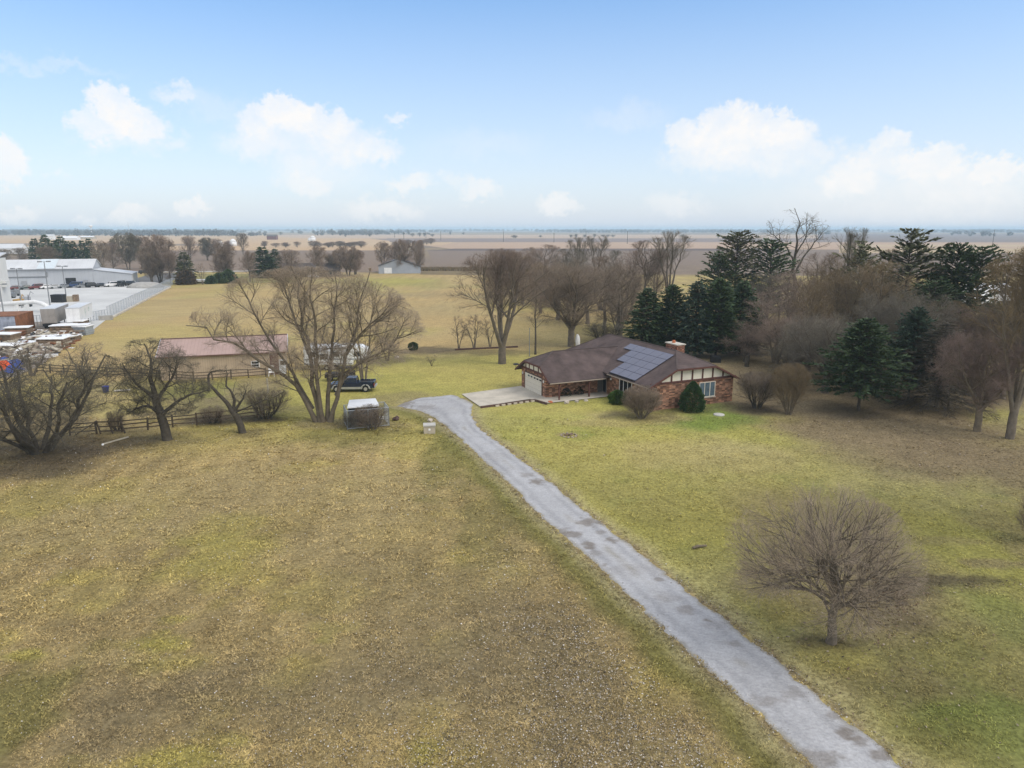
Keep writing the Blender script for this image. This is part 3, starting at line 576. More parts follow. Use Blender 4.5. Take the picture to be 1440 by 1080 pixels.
# paddock odds and ends
def lathe(prof, k=14):
    mb = MB(); n = len(prof); V = [(r * math.cos(2 * PI * j / k), r * math.sin(2 * PI * j / k), z) for r, z in prof for j in range(k)]
    return mb.add(V, [(i * k + j, i * k + (j + 1) % k, (i + 1) * k + (j + 1) % k, (i + 1) * k + j) for i in range(n - 1) for j in range(k)] + [tuple(range(k))[::-1], tuple((n - 1) * k + j for j in range(k))])
x, y = at(149, 551); o = lathe([(.3, 0), (.42, .75), (.45, .78), (.40, .78), (.36, .3)]).build('feed_tub', M['blue'], smooth=True); o.location = (x, y, -.06); tag(o, 'bright blue tub standing inside the paddock', 'tub')
x, y = at(172, 550); b = MB(); [b.box(-.9, .9, -.4 + .2 * i, -.22 + .2 * i, .1, .14) for i in range(4)]; b.box(-.8, -.7, -.4, .4, 0, .1); b.box(.7, .8, -.4, .4, 0, .1); o = b.build('wooden_pallet', M['board']); o.location = (x, y, 0); o.rotation_euler.z = .3; tag(o, 'pale flat board pallet lying in the paddock by the blue tub', 'pallet')
x, y = at(163, 620); dp = thing('downspout', 'pale plank like pipe lying on the grass below the leaning gate', 'pipe', (x, y, 0), math.radians(62))
MB().bar((-1.3, 0, .03), (1.3, 0, .06), .16, .1).build('pipe', M['board'], dp); MB().bar((-1.3, 0, .03), (-1.5, -.28, .05), .17, .11).build('elbow', M['white'], dp)
x, y = at(382, 528.5); cz = thing('garden_chair', 'white plastic garden chair beside the barn door', 'chair', (x, y, 0), .3)
sm = MB(); sm.box(-.36, .36, -.36, .3, .5, .56); sm.build('seat', M['white'], cz); bm_ = MB(); bm_.prism([(-.38, .56), (.38, .56), (.36, 1.3), (.22, 1.45), (-.22, 1.45), (-.36, 1.3)], 'y', .28, .35); bm_.build('backrest', M['white'], cz)
for sx in (-.33, .33):
    for sy in (-.32, .28): MB().bar((sx * 1.1, sy * 1.1, -.06), (sx, sy, .5), .07).build('leg', M['white'], cz)
# ------------------------------------------------------------------ vehicles in the yard
def wheel(par, x, y, r, wd, s):
    t = MB().tube([(x, y - wd / 2, r), (x, y + wd / 2, r)], r, 18).build('wheel', M['tyre'], par); MB().tube([(x, y + s * (wd / 2 - .02), r), (x, y + s * (wd / 2 + .015), r)], [r * .6, r * .52], 14).build('rim', M['rim'], t)
x, y = at(494, 551); tk = thing('pickup_truck', 'dark blue pickup truck with silver lower trim parked beyond the large bare tree', 'pickup truck', (x, y + .9, -.05), math.radians(183))
lo = MB(); lo.prism([(-2.85, .5), (-2.85, .8), (-2.8, 1.12), (.55, 1.14), (1.2, 1.12), (2.6, 1.04), (2.82, .9), (2.85, .5)], 'y', -.98, .98)
lo.build('body', M['truckblue'], tk, bevel=.05)
cb = MB(); bot = [(-.75, -.95, 1.14), (1.25, -.95, 1.12), (1.25, .95, 1.12), (-.75, .95, 1.14)]; top = [(-.6, -.78, 1.82), (.55, -.76, 1.80), (.55, .76, 1.80), (-.6, .78, 1.82)]
cb.add(bot + top, [(0, 1, 2, 3), (7, 6, 5, 4)] + [(j, 4 + j, 4 + (j + 1) % 4, (j + 1) % 4) for j in range(4)]); cb.build('cab', M['truckblue'], tk, bevel=.06)
def quad_on(bot, top, e, a, b, c, d, off):
    A, B, C, D = Vector(bot[e]), Vector(bot[(e + 1) % 4]), Vector(top[(e + 1) % 4]), Vector(top[e])
    pt = lambda s, t: (A.lerp(B, s)).lerp(D.lerp(C, s), t)
    n = (B - A).cross(D - A).normalized(); n = n if n.dot((A + C) / 2 - Vector((.2, 0, 1.4))) > 0 else -n
    return [pt(a, c) + n * off, pt(b, c) + n * off, pt(b, d) + n * off, pt(a, d) + n * off]
for e, a, b in ((0, .07, .45), (0, .5, .93), (2, .07, .5), (2, .55, .93), (1, .08, .92), (3, .1, .9)):
    q = quad_on(bot, top, e, a, b, .18, .88, .012); q2 = quad_on(bot, top, e, a, b, .18, .88, -.02)
    MB().add(q + q2, [(0, 1, 2, 3), (7, 6, 5, 4)] + [(j, 4 + j, 4 + (j + 1) % 4, (j + 1) % 4) for j in range(4)]).build('windscreen' if e == 1 else 'window', M['glass'], tk)
bd = MB(); bd.box(-2.78, -.85, .86, .985, 1.12, 1.3); bd.box(-2.78, -.85, -.985, -.86, 1.12, 1.3); bd.box(-2.86, -2.74, -.86, .86, .7, 1.3); bd.build('bed_side', M['truckblue'], tk)
box(-2.72, -.87, -.85, .85, 1.12, 1.16).build('bed_liner', M['black'], tk)
tr = MB(); [tr.box(-2.3, 2.3, s * .985 - .02, s * .985 + .02, .42, .68) for s in (-1, 1)]; tr.build('rocker_panel', M['silver'], tk)
bp = MB(); bp.box(-3.0, -2.85, -.95, .95, .55, .75); bp.box(2.84, 3.0, -.97, .97, .5, .75); bp.build('bumper', M['silver'], tk)
for sy in (-1, 1):
    for cx in (-1.75, 1.85):
        ar = MB(); pts = [(cx + .54 * math.cos(a), sy * .99, .42 + .54 * math.sin(a)) for a in np.linspace(0, PI, 11)]; ar.tube(pts, .07, 6); ar.build('fender_flare', M['silver'], tk); wheel(tk, cx, sy * .88, .41, .28, sy)
    box(-2.87, -2.8, sy * .97 - .09, sy * .97 + .03 * sy, .8, 1.1).build('tail_light', M['red'], tk); box(2.78, 2.86, sy * .8 - .15, sy * .8 + .15, .72, .92).build('headlight', M['rvwhite'], tk)
    MB().box(.72, .92, sy * 1.0 - .02, sy * 1.18, 1.12, 1.3).build('mirror', M['black'], tk)
# dark utility trailer / jeep behind the pickup
x, y = at(478, 534); jp = thing('off_road_car', 'black open topped off road car behind the blue pickup', 'off road car', (x, y, -.05), math.radians(190))
MB().prism([(-1.8, .5), (-1.8, 1.05), (.5, 1.05), (.6, 1.1), (1.9, 1.0), (1.95, .5)], 'y', -.8, .8).build('body', M['black'], jp, bevel=.04)
fr_ = MB()
for sy in (-.7, .7): fr_.tube([(.45, sy, 1.05), (.1, sy, 1.75), (-1.6, sy, 1.75), (-1.75, sy, 1.0)], .05, 6); fr_.tube([(-.6, sy, 1.0), (-.6, sy, 1.75)], .05, 6)
fr_.tube([(.1, -.7, 1.75), (.1, .7, 1.75)], .05, 6); fr_.tube([(-1.6, -.7, 1.75), (-1.6, .7, 1.75)], .05, 6); fr_.build('roll_cage', M['black'], jp)
MB().slab([(.12, -.72, 1.82), (-1.65, -.72, 1.82), (-1.65, .72, 1.82), (.12, .72, 1.82)], .05).build('soft_top', M['tyre'], jp)
for sy in (-1, 1):
    for cx in (-1.2, 1.25): wheel(jp, cx, sy * .8, .42, .28, sy)
MB().tube([(-1.85, 0, .95), (-2.08, 0, .95)], .4, 16).build('spare_wheel', M['tyre'], jp)
# camper
x, y = at(470, 522); cp = thing('camper_trailer', 'white rounded camper trailer parked in the yard behind the pickup', 'camper', (x, y + 2.2, -.05), math.radians(4))
bd = MB(); bd.prism([(-4.6, .75), (-4.6, 3.3), (-4.45, 3.5), (2.2, 3.55), (3.6, 3.45), (4.4, 3.1), (4.75, 2.5), (4.7, 1.95), (4.2, 1.55), (2.6, 1.5), (2.4, .75)], 'y', -1.25, 1.25); bd.build('body', M['rvwhite'], cp, bevel=.12)
st_ = MB(); st_.box(-4.5, 3.9, -1.262, -1.245, 1.5, 1.72); st_.box(-4.5, 2.3, -1.262, -1.245, .85, 1.05); st_.build('stripe', M['rvgrey'], cp)
cpn = MB(); cpn.prism([(4.0, 1.62), (4.35, 1.62), (4.72, 2.05), (4.78, 2.5), (4.6, 2.82), (4.35, 2.3)], 'y', -1.2, 1.2); cpn.build('front_cap', M['rvtaupe'], cp)
for a, b in ((-3.9, -2.9), (-.4, .5), (2.6, 3.5)): box(a, b, -1.275, -1.24, 2.0, 2.75).build('window', M['glass'], cp)
d = box(.9, 1.65, -1.275, -1.24, .85, 2.75).build('door', M['rvwhite'], cp); box(1.05, 1.5, -1.29, -1.27, 1.9, 2.5).build('pane', M['glass'], d)
sl_ = MB(); sl_.box(-2.6, -.6, -1.75, -1.25, .95, 2.95); slo = sl_.build('slide_out', M['rvwhite'], cp, bevel=.05); box(-2.2, -1.0, -1.775, -1.74, 1.7, 2.5).build('pane', M['glass'], slo)
for xx in (-3.4, -.2, 1.6): MB().box(xx - .4, xx + .4, -.35, .35, 3.5, 3.82).build('roof_unit', M['rvwhite'], cp, bevel=.08)
MB().tube([(-2.7, -1.32, 3.25), (2.2, -1.32, 3.25)], .11, 8).build('awning', M['rvgrey'], cp)
for cx in (-1.4, -.45):
    for sy in (-1, 1): wheel(cp, cx, sy * 1.1, .38, .25, sy)
lg = MB(); [lg.bar((2.9, s, 0), (2.9, s, 1.5), .1) for s in (-.9, .9)]; lg.build('landing_leg', M['black'], cp)
# ------------------------------------------------------------------ kennel, its shed, utility boxes
x, y = at(489, 604); kn = thing('dog_kennel', 'chain link dog kennel with galvanised frame next to the large bare tree', 'kennel', (x, y, 0), math.radians(20))
KW, KD, KH = 4.25, 2.6, 1.95
for (a, b, nm) in (((0, 0), (KW, 0), 4), ((KW, 0), (KW, KD), 2), ((0, 0), (0, KD), 2), ((0, KD), (KW, KD), 4)):
    f = MB(); f.tube([(a[0], a[1], KH), (b[0], b[1], KH)], .035, 6); f.tube([(a[0], a[1], .08), (b[0], b[1], .08)], .03, 6)
    for i in range(nm // 2 + 1):
        t = i / (nm // 2); f.tube([(a[0] + (b[0] - a[0]) * t, a[1] + (b[1] - a[1]) * t, -.1), (a[0] + (b[0] - a[0]) * t, a[1] + (b[1] - a[1]) * t, KH)], .04, 6)
    fo = f.build('fence_panel', M['galv'], kn); ms = []
    Ln = math.hypot(b[0] - a[0], b[1] - a[1]); mb = MB(); st = .11
    Pp, Rr = [], []
    for i in np.arange(-KH, Ln, st):
        for sgn in (1, -1):
            s0, s1 = max(i, 0), min(i + KH, Ln)
            if s1 <= s0: continue
            z0, z1 = (s0 - i), (s1 - i)
            if sgn < 0: z0, z1 = KH - z0, KH - z1
            p0 = (a[0] + (b[0] - a[0]) * s0 / Ln, a[1] + (b[1] - a[1]) * s0 / Ln, z0); p1 = (a[0] + (b[0] - a[0]) * s1 / Ln, a[1] + (b[1] - a[1]) * s1 / Ln, z1)
            mb.bar(p0, p1, .007)
    mb.build('wire_mesh', M['galv'], fo)
kb = thing('dog_shed', 'black walled box shed with flat white roof behind the kennel wire', 'shed', (x, y, 0), math.radians(16))
MB().box(.25, 3.2, 1.15, 2.9, -.1, 2.0).build('wall', M['black'], kb); MB().slab([(0.1, .85, 2.12), (3.35, .85, 2.12), (3.2, 3.2, 2.34), (.45, 3.2, 2.34)], .12).build('roof', M['rvwhite'], kb); MB().box(1.0, 1.9, 1.1, 1.16, 0, 1.2).build('door', M['fascia'], kb)
o = rock(536, 588, .33, 'pale bucket like lump in the kennel corner', 'white', 'water_bowl', 'bowl'); rock(557, 590, .45, 'dark lump of rubble beside the kennel', 'fascia', 'rubble'); rock(605, 592, .35, 'grey stone just beyond the beige utility box')
x, y = at(604, 608); ub = thing('utility_box', 'beige electrical utility box on the grass left of the driveway', 'utility box', (x, y, 0), .12)
MB().box(-.58, .58, -.4, .4, -.1, .72).build('cabinet', M['beige'], ub, bevel=.03); MB().slab([(-.62, -.46, .86), (.62, -.46, .86), (.62, .44, .90), (-.62, .44, .90)], .14).build('lid', M['lidgrey'], ub, bevel=.02); MB().box(-.1, .1, -.425, -.4, .3, .5).build('lock_plate', M['white'], ub)
x, y = at(1011, 583); o = lathe([(.6, -.1), (.6, .04), (.55, .07), (.15, .08)], 20).build('septic_lid', M['lidgrey'], smooth=True); o.location = (x, y, 0); tag(o, 'round pale septic lid in the green patch of lawn', 'lid')
x, y = at(800, 612); fp = thing('fire_ring', 'ring of bare soil and stones in the lawn in front of the porch', 'fire ring', (x, y, 0))
for i in range(11):
    a = i * .57; b = MB(); b.ball((.75 * math.cos(a), .75 * math.sin(a), 0), (.13, .11, .07), 7, 5, .25); b.build('stone', M['scrap'], fp)
lg = MB(); lg.bar((-.45, -.1, .05), (.4, .2, .1), .14); lg.bar((-.2, .35, .05), (.3, -.3, .12), .12); lg.build('charred_log', M['pallet'], fp)
x, y = at(984, 770); o = MB().tube([(-.5, 0, .05), (-.1, .06, .08), (.5, .02, .06)], [.08, .1, .07], 8).build('log', M['bark_pale']); o.location = (x, y, 0); o.rotation_euler.z = .3; tag(o, 'short pale log lying on the lawn right of the driveway', 'log')
x, y = at(1006, 509); o = MB().box(-.75, .75, -.5, .5, -.1, .95).build('compost_bin', M['black'], bevel=.08); o.location = (x, y, 0); tag(o, 'dark box standing on the litter behind the house chimney', 'box')
x, y = at(1050, 515); o = MB().tube([(0, 0, -.1), (0.02, 0, 1.6)], [.35, .3], 10).build('tree_stump', M['bark_dark']); o.location = (x, y, 0); tag(o, 'dark stump standing in the litter right of the house', 'stump')
x, y = at(1333, 575); o = MB().tube([(0, 0, -.1), (0.05, 0.02, 1.0), (.2, 0, 1.5)], [.12, .1, .03], 7).build('tree_stump', M['bark']); o.location = (x, y, 0); tag(o, 'thin broken stump on the brown litter near the dead spruce', 'stump')
# ------------------------------------------------------------------ bare trees: limbs grown level by level inside an envelope
def norm(a): return a / np.maximum(np.linalg.norm(a, axis=-1, keepdims=True), 1e-9)
def tubes(Pn, R, k):
    N, S, _ = Pn.shape; T = norm(np.gradient(Pn, axis=1)); t0 = T[:, 0]
    ref = np.where(np.abs(t0[:, 2:3]) > .9, np.array([1., 0, 0]), np.array([0, 0, 1.]))[:, None, :]
    n1 = norm(np.cross(T, np.broadcast_to(ref, T.shape))); n2 = np.cross(T, n1); an = np.arange(k) * 2 * PI / k
    V = Pn[:, :, None, :] + R[:, :, None, None] * (np.cos(an)[None, None, :, None] * n1[:, :, None, :] + np.sin(an)[None, None, :, None] * n2[:, :, None, :])
    b = np.arange(N * S * k).reshape(N, S, k); j = (np.arange(k) + 1) % k
    Q = np.stack([b[:, :-1, :], b[:, :-1, j], b[:, 1:, j], b[:, 1:, :]], -1).reshape(-1, 4)
    return V.reshape(-1, 3), Q
def joinq(parts):
    V, Q, o = [], [], 0
    for v, q in parts: V.append(v); Q.append(q + o); o += len(v)
    return np.concatenate(V), np.concatenate(Q)
def grow(seed, trunks, levels, env, ncut=2):
    """trunks: list of (points, r0, r1); levels: (n, t0, t1, angle, spread, length, up, wander, nseg, sides, rfac, rmin); env: (cx,cy,cz,rx,ry,rz)"""
    rg = np.random.default_rng(seed); S = 12; PT, RD = [], []
    for pts, r0, r1 in trunks:
        p = np.array(pts, float); d = np.r_[0, np.cumsum(np.linalg.norm(np.diff(p, axis=0), axis=1))]; t = np.linspace(0, d[-1], S)
        q = np.stack([np.interp(t, d, p[:, i]) for i in range(3)], 1); q[1:-1] = (q[:-2] + 2 * q[1:-1] + q[2:]) / 4
        q[1:] += rg.normal(0, .012 * d[-1], (S - 1, 3)) * np.linspace(.2, 1, S - 1)[:, None]
        r = np.linspace(r0, r1, S); r[0] *= 1.35; PT.append(q); RD.append(r)
    par = (np.stack(PT), np.stack(RD)); c = np.array(env[:3]); er = np.array(env[3:])
    limbs = [tubes(*par, 9)]; twigs = []; ends = []
    for li, (n, t0, t1, ang, spr, ln, up, wan, ns, k, rf, rmin) in enumerate(levels):
        Pp, Rp = par; N, S, _ = Pp.shape; idx = np.repeat(np.arange(N), n); m = len(idx)
        t = t0 + (t1 - t0) * ((np.tile(np.arange(n), N) + rg.random(m)) / n); f = t * (S - 1); i0 = np.minimum(f.astype(int), S - 2); fr_ = (f - i0)[:, None]
        p0 = Pp[idx, i0] * (1 - fr_) + Pp[idx, i0 + 1] * fr_; r0 = Rp[idx, i0] * (1 - fr_[:, 0]) + Rp[idx, i0 + 1] * fr_[:, 0]
        tg = norm(Pp[idx, i0 + 1] - Pp[idx, i0]); az = np.tile(np.arange(n), N) * 2.4 + rg.random(m) * 1.6 + idx * 1.3
        ref = np.where(np.abs(tg[:, 2:3]) > .9, np.array([1., 0, 0]), np.array([0, 0, 1.])); a1 = norm(np.cross(tg, ref)); a2 = np.cross(tg, a1)
        pr = np.cos(az)[:, None] * a1 + np.sin(az)[:, None] * a2; th = np.radians(ang + rg.normal(0, spr, m))[:, None]
        d = norm(np.cos(th) * tg + np.sin(th) * pr + np.array([0, 0, up]) * .6)
        L = ln * (.65 + .6 * rg.random(m)) * (1.15 - .5 * t)
        o_ = (p0 - c) / er; dd = d / er; A = (dd * dd).sum(1); B = (o_ * dd).sum(1); Cc = (o_ * o_).sum(1) - 1
        disc = np.sqrt(np.maximum(B * B - A * Cc, 0)); hit = (-B + disc) / A; L = np.where(Cc < 0, np.minimum(L, np.maximum(hit, .05) * (.62 + .5 * rg.random(m))), np.minimum(L, .06 * ln + .02))
        q = np.empty((m, ns + 1, 3)); q[:, 0] = p0; cur = d
        for s in range(ns):
            cur = norm(cur + rg.normal(0, wan, (m, 3)) + np.array([0, 0, up]) * (.5 / ns)); q[:, s + 1] = q[:, s] + cur * (L / ns)[:, None]
        rr = np.maximum(np.minimum(r0 * .72, rf * np.maximum(L, .05)), rmin); R = rr[:, None] * np.linspace(1, .35, ns + 1)[None, :]; R = np.maximum(R, rmin * .6)
        (limbs if li < ncut - 1 else twigs).append(tubes(q, R, k)); par = (q, R); ends.append(q)
    return joinq(limbs), joinq(twigs), ends
TREES = {}
def model(key, seed, trunks, levels, env, ncut=2):
    ncut = 3 if len(levels) == 4 else 2
    (lv, lq), (tv, tq), ends = grow(seed, trunks, levels, env, ncut)
    TREES[key] = (mesh(key + '_trunk', lv, quads=lq, smooth=True), mesh(key + '_crown', tv, quads=tq, smooth=True), ends); return ends
# all models stand 10 m tall unless scaled
def stems(seed, n, spread, h, r, y0=0.0, base=.25, curve=.4):
    rg = random.Random(seed); out = []
    for i in range(n):
        a = 2 * PI * i / n + rg.uniform(-.4, .4); s = spread * rg.uniform(.5, 1.1); hh = h * rg.uniform(.8, 1.1); ca, sa = math.cos(a), math.sin(a)
        out.append(([(ca * base, sa * base, -.3), (ca * base * 1.1, sa * base * 1.1, y0 + .3), (ca * (base + s * curve * .5), sa * (base + s * curve * .5), hh * .35), (ca * (base + s * .6), sa * (base + s * .6), hh * .68), (ca * s, sa * s, hh)], r * rg.uniform(.7, 1.1), r * .22))
    return out
#                 n   t0   t1  ang spr len  up  wan ns k  rf    rmin
model('round', 3, [([(0, 0, -.3), (0, 0, 1.0), (.0, 0, 2.4), (-.25, .05, 4.6), (-.6, 0, 7.6)], .27, .06)] + [([(0, 0, 2.2 + .1 * i), (.9 * math.cos(i * 2.4), .9 * math.sin(i * 2.4), 2.6 + .25 * i), (-.35 + 2.0 * math.cos(i * 2.4 + .1), 2.0 * math.sin(i * 2.4 + .1), 2.95 + .42 * i), (-.9 + 3.5 * math.cos(i * 2.4), 3.5 * math.sin(i * 2.4), 3.2 + .55 * i)], .10, .022) for i in range(9)],
      [(11, .2, .97, 40, 11, 3.8, .08, .045, 6, 5, .018, .016), (7, .10, .97, 30, 9, 2.2, .10, .045, 5, 4, .012, .0085), (5, .12, .97, 27, 9, 1.2, .06, .05, 4, 3, .010, .0056), (4, .1, .95, 28, 10, .6, .02, .06, 2, 3, .010, .0036)], (-1.0, 0, 5.45, 5.0, 5.0, 4.55), 2)
VL = [(8, .3, .98, 38, 12, 3.4, .30, .07, 6, 5, .018, .015), (9, .15, .97, 40, 12, 1.7, .2, .10, 5, 4, .014, .010), (7, .15, .97, 38, 14, .85, .12, .12, 4, 3, .013, .008), (4, .1, .95, 38, 14, .42, .05, .12, 2, 3, .013, .0065)]
model('vase', 11, stems(11, 6, 3.2, 8.2, .24, base=.22), VL, (0, 0, 6.1, 4.6, 4.6, 4.0), 2)
model('maple', 29, [([(-0.38,-0.1,-0.2),(-1.19,-0.22,1.87),(-1.86,-0.34,3.19),(-3.34,-0.46,4.15),(-5.1,-0.58,5.21),(-6.39,-0.7,5.97),(-8.2,-0.82,6.98)],0.164,0.026),([(-0.72,0.1,0.86),(-1.19,0.12,1.87),(-2.38,0.15,4.4),(-3.67,0.17,6.17),(-4.67,0.19,8.44),(-5.25,0.22,9.96)],0.123,0.026),([(-0.14,-0.1,-0.2),(-0.57,-0.18,3.13),(-0.72,-0.27,6.17),(-1.1,-0.35,8.7),(-1.43,-0.43,10.47)],0.197,0.026),([(0.24,0.1,-0.2),(0.48,0.17,3.13),(0.81,0.23,5.66),(1.29,0.3,8.19),(0.91,0.37,10.21)],0.164,0.026),([(0.43,-0.1,-0.2),(1.1,-0.03,2.38),(1.76,0.03,4.65),(2.34,0.1,6.93),(3.1,0.17,9.1),(3.48,0.24,10.42)],0.164,0.026),([(0.91,0.1,1.82),(1.67,-0.13,3.44),(2.43,-0.36,3.99),(4.05,-0.6,4.8),(5.1,-0.83,5.66),(6.44,-1.06,6.37)],0.107,0.026),([(0.0,-0.1,-0.2),(-0.24,-0.41,2.63),(0.0,-0.72,5.16),(0.14,-1.03,7.69),(-0.14,-1.35,10.52)],0.164,0.026),([(-0.72,0.1,4.65),(-1.67,0.37,7.18),(-2.24,0.64,9.2),(-2.86,0.91,10.31)],0.107,0.026),([(1.76,-0.1,4.65),(2.86,-0.29,6.17),(4.29,-0.49,7.43),(5.01,-0.68,8.19)],0.082,0.026)], [(13,.2,.98,44,14,2.5,.22,.13,6,5,.017,.013),(9,.15,.97,42,14,1.25,.14,.15,5,4,.013,.008),(7,.15,.97,40,15,.65,.08,.16,4,3,.012,.0055),(5,.1,.95,40,15,.36,.03,.16,2,3,.012,.0042)], (-.6,0,5.6,7.9,4.6,4.9), 2)
model('vase2', 12, [([(0, 0, -.3), (0, 0, 1.2), (.1, 0, 2.0)], .33, .26)] + [([(0, 0, 1.4), (a, b, 3.2), (a * 2, b * 2, 5.6), (a * 2.6, b * 2.6, 8.6)], .17, .04) for a, b in ((-.9, .2), (-.3, -.5), (.5, .4), (1.0, -.2), (.1, .1))], VL, (0, 0, 6.2, 4.6, 4.6, 3.9), 2)
model('spread', 13, [([(0, 0, -.3), (0, 0, 1.2), (.05, 0, 2.2)], .34, .27)] + [([(0, 0, 1.8), (a, b, 3.4), (a * 2, b * 2, 5.0), (a * 2.9, b * 2.9, 6.8)], .15, .04) for a, b in ((-1.2, .3), (-.6, -.8), (.5, .9), (1.2, -.3), (.2, -.1), (-.3, .7))],
      [(10, .2, .98, 42, 12, 3.0, .15, .08, 6, 5, .018, .015), (9, .15, .97, 42, 12, 1.6, .1, .10, 5, 4, .013, .010), (8, .12, .97, 40, 14, .8, .08, .11, 4, 3, .012, .0075), (4, .1, .95, 38, 14, .4, .02, .12, 2, 3, .012, .006)], (0, 0, 5.6, 5.0, 5.0, 4.4), 2)
DL2 = [(17, .25, .98, 46, 13, 3.4, .26, .09, 6, 5, .020, .018), (8, .15, .97, 40, 13, 1.8, .2, .1, 5, 4, .014, .011), (6, .12, .97, 36, 14, .9, .14, .11, 3, 3, .012, .0085), (4, .1, .95, 36, 14, .45, .06, .12, 2, 3, .012, .007)]
model('oval', 14, [([(0, 0, -.3), (.05, 0, 2), (-.05, .1, 4), (.1, 0, 8.6)], .22, .03)], DL2, (0, 0, 5.7, 3.6, 3.6, 4.4), 2)
model('oval2', 15, [([(0, 0, -.3), (0, 0, 1.5)], .26, .22), ([(0, 0, 1.2), (-.4, .2, 3.4), (-.9, .3, 8.2)], .16, .03), ([(0, 0, 1.2), (.5, -.1, 3.8), (.9, -.2, 8.6)], .15, .03)], [(11, .18, .98, 46, 12, 3.2, .26, .10, 6, 5, .018, .016)] + DL2[1:], (0, 0, 5.6, 3.9, 3.9, 4.4), 2)
model('skirt', 16, [([(0, 0, -.3), (0, .05, 3), (0, 0, 7.4)], .22, .03), ([(.2, 0, 0), (.9, .3, 3), (1.6, .3, 6.4)], .14, .03), ([(-.2, 0, 0), (-1.0, -.2, 3), (-1.7, -.3, 6.2)], .14, .03)], [(11, .12, .98, 56, 14, 3.4, .12, .10, 6, 5, .018, .016)] + DL2[1:], (0, 0, 5.0, 4.4, 4.4, 4.9), 2)
model('snag', 17, [([(0, 0, -.3), (.1, 0, 3), (0, .1, 6), (-.3, 0, 9.9)], .24, .02), ([(.05, 0, 4.2), (.9, .2, 5.8), (1.9, .2, 7.2), (2.3, .2, 7.9)], .10, .025), ([(.05, 0, 5.0), (-.9, .1, 6.6), (-1.9, .3, 7.6), (-2.6, .3, 8.0)], .09, .02), ([(0, 0, 6), (.5, -.4, 7.4), (.7, -.6, 8.8)], .07, .02)],
      [(9, .45, .98, 50, 16, 1.9, .1, .14, 6, 5, .016, .014), (5, .2, .95, 45, 16, .9, .05, .16, 4, 4, .014, .010), (3, .2, .95, 42, 16, .45, 0, .16, 3, 3, .013, .008)], (-.2, 0, 7.0, 3.2, 3.2, 3.1), 2)
model('flat', 18, [([(0, 0, -.3), (0, 0, 3)], .22, .18)] + [([(0, 0, 2.6), (a, b, 5.0), (a * 2.2, b * 2, 7.4), (a * 3.4, b * 3, 9.4)], .12, .03) for a, b in ((-.8, .1), (-.3, -.4), (.3, .3), (.8, 0))], [(10, .4, .98, 36, 12, 2.4, .35, .08, 5, 4, .016, .014), (8, .2, .97, 36, 12, 1.2, .3, .10, 4, 3, .013, .010), (6, .2, .97, 34, 12, .6, .2, .12, 3, 3, .012, .009)], (0, 0, 7.2, 4.0, 4.0, 3.1), 2)
model('orchard', 19, [([(0, 0, -.3), (-.15, 0, 1.4), (-.45, 0, 2.9), (-.7, .2, 4.2)], .42, .3), ([(-.4, 0, 2.5), (.6, -.2, 3.3), (1.8, -.4, 4.3), (3.0, -.5, 4.8), (4.2, -.5, 5.1)], .2, .04), ([(-.4, 0, 2.6), (-1.4, .2, 3.4), (-2.4, .1, 3.2), (-3.2, 0, 2.6)], .19, .05), ([(-.7, .2, 4), (-1.0, .2, 6), (-.6, 0, 8), (-1.2, .2, 9.4)], .24, .04), ([(-.7, .2, 4), (-2.2, -.2, 5.8), (-3.0, -.2, 7.6)], .17, .03), ([(-.6, .2, 4), (.7, .4, 6.0), (1.3, .5, 8.0)], .18, .03)],
      [(10, .25, .98, 55, 16, 2.4, .06, .20, 7, 5, .020, .018), (9, .12, .97, 52, 18, 1.3, .02, .22, 5, 4, .015, .011), (7, .12, .97, 48, 18, .7, -.04, .22, 4, 3, .013, .0085), (4, .1, .95, 45, 18, .36, -.08, .2, 2, 3, .013, .0065)], (-.4, 0, 6.0, 4.6, 4.2, 4.0), 2)
model('orchard2', 20, [([(0, 0, -.3), (-.3, 0, 1.6), (-.9, 0, 3.4)], .42, .34), ([(-.9, 0, 3.2), (-1.6, 0, 5.0), (-2.8, .1, 6.6), (-3.6, .1, 8.4), (-2.6, .1, 9.6), (-1.4, .1, 9.2)], .28, .05), ([(-.9, 0, 3.2), (-.6, .1, 5.4), (-1.5, .2, 7.4), (-1.2, .2, 9.4)], .2, .04), ([(-.8, 0, 3.3), (.3, -.2, 5.2), (.8, -.3, 6.6)], .2, .05), ([(-.8, 0, 3.1), (1.2, -.6, 4.2), (3.6, -1.0, 5.6), (5.2, -1.2, 6.4)], .12, .03)],
      [(8, .3, .98, 55, 18, 2.0, .12, .22, 6, 5, .018, .018), (6, .15, .97, 50, 18, 1.1, .04, .22, 5, 4, .014, .011), (4, .12, .97, 48, 18, .6, -.02, .22, 3, 3, .013, .0085)], (-.6, 0, 6.0, 5.6, 4.0, 4.4), 2)
model('bushtree', 21, stems(21, 9, 4.4, 7.6, .2, base=.45, curve=.9), [(8, .24, .98, 46, 14, 2.8, .14, .14, 6, 5, .017, .016), (9, .12, .97, 46, 16, 1.4, .06, .16, 5, 4, .013, .010), (7, .12, .97, 44, 16, .75, .02, .17, 4, 3, .012, .008), (4, .1, .95, 42, 16, .4, -.02, .18, 2, 3, .012, .006)], (0, 0, 4.8, 6.0, 5.0, 5.2), 2)
SHL = [(8, .12, .98, 30, 14, 3.6, .12, .12, 5, 4, .012, .028), (7, .12, .97, 32, 14, 2.0, .08, .14, 4, 3, .010, .018), (5, .15, .97, 32, 14, 1.0, .03, .15, 3, 3, .010, .011)]
model('shrub', 22, stems(22, 16, 3.4, 8.0, .12, base=.7, curve=.9), SHL, (0, 0, 5.0, 5.0, 5.0, 5.0), 2)
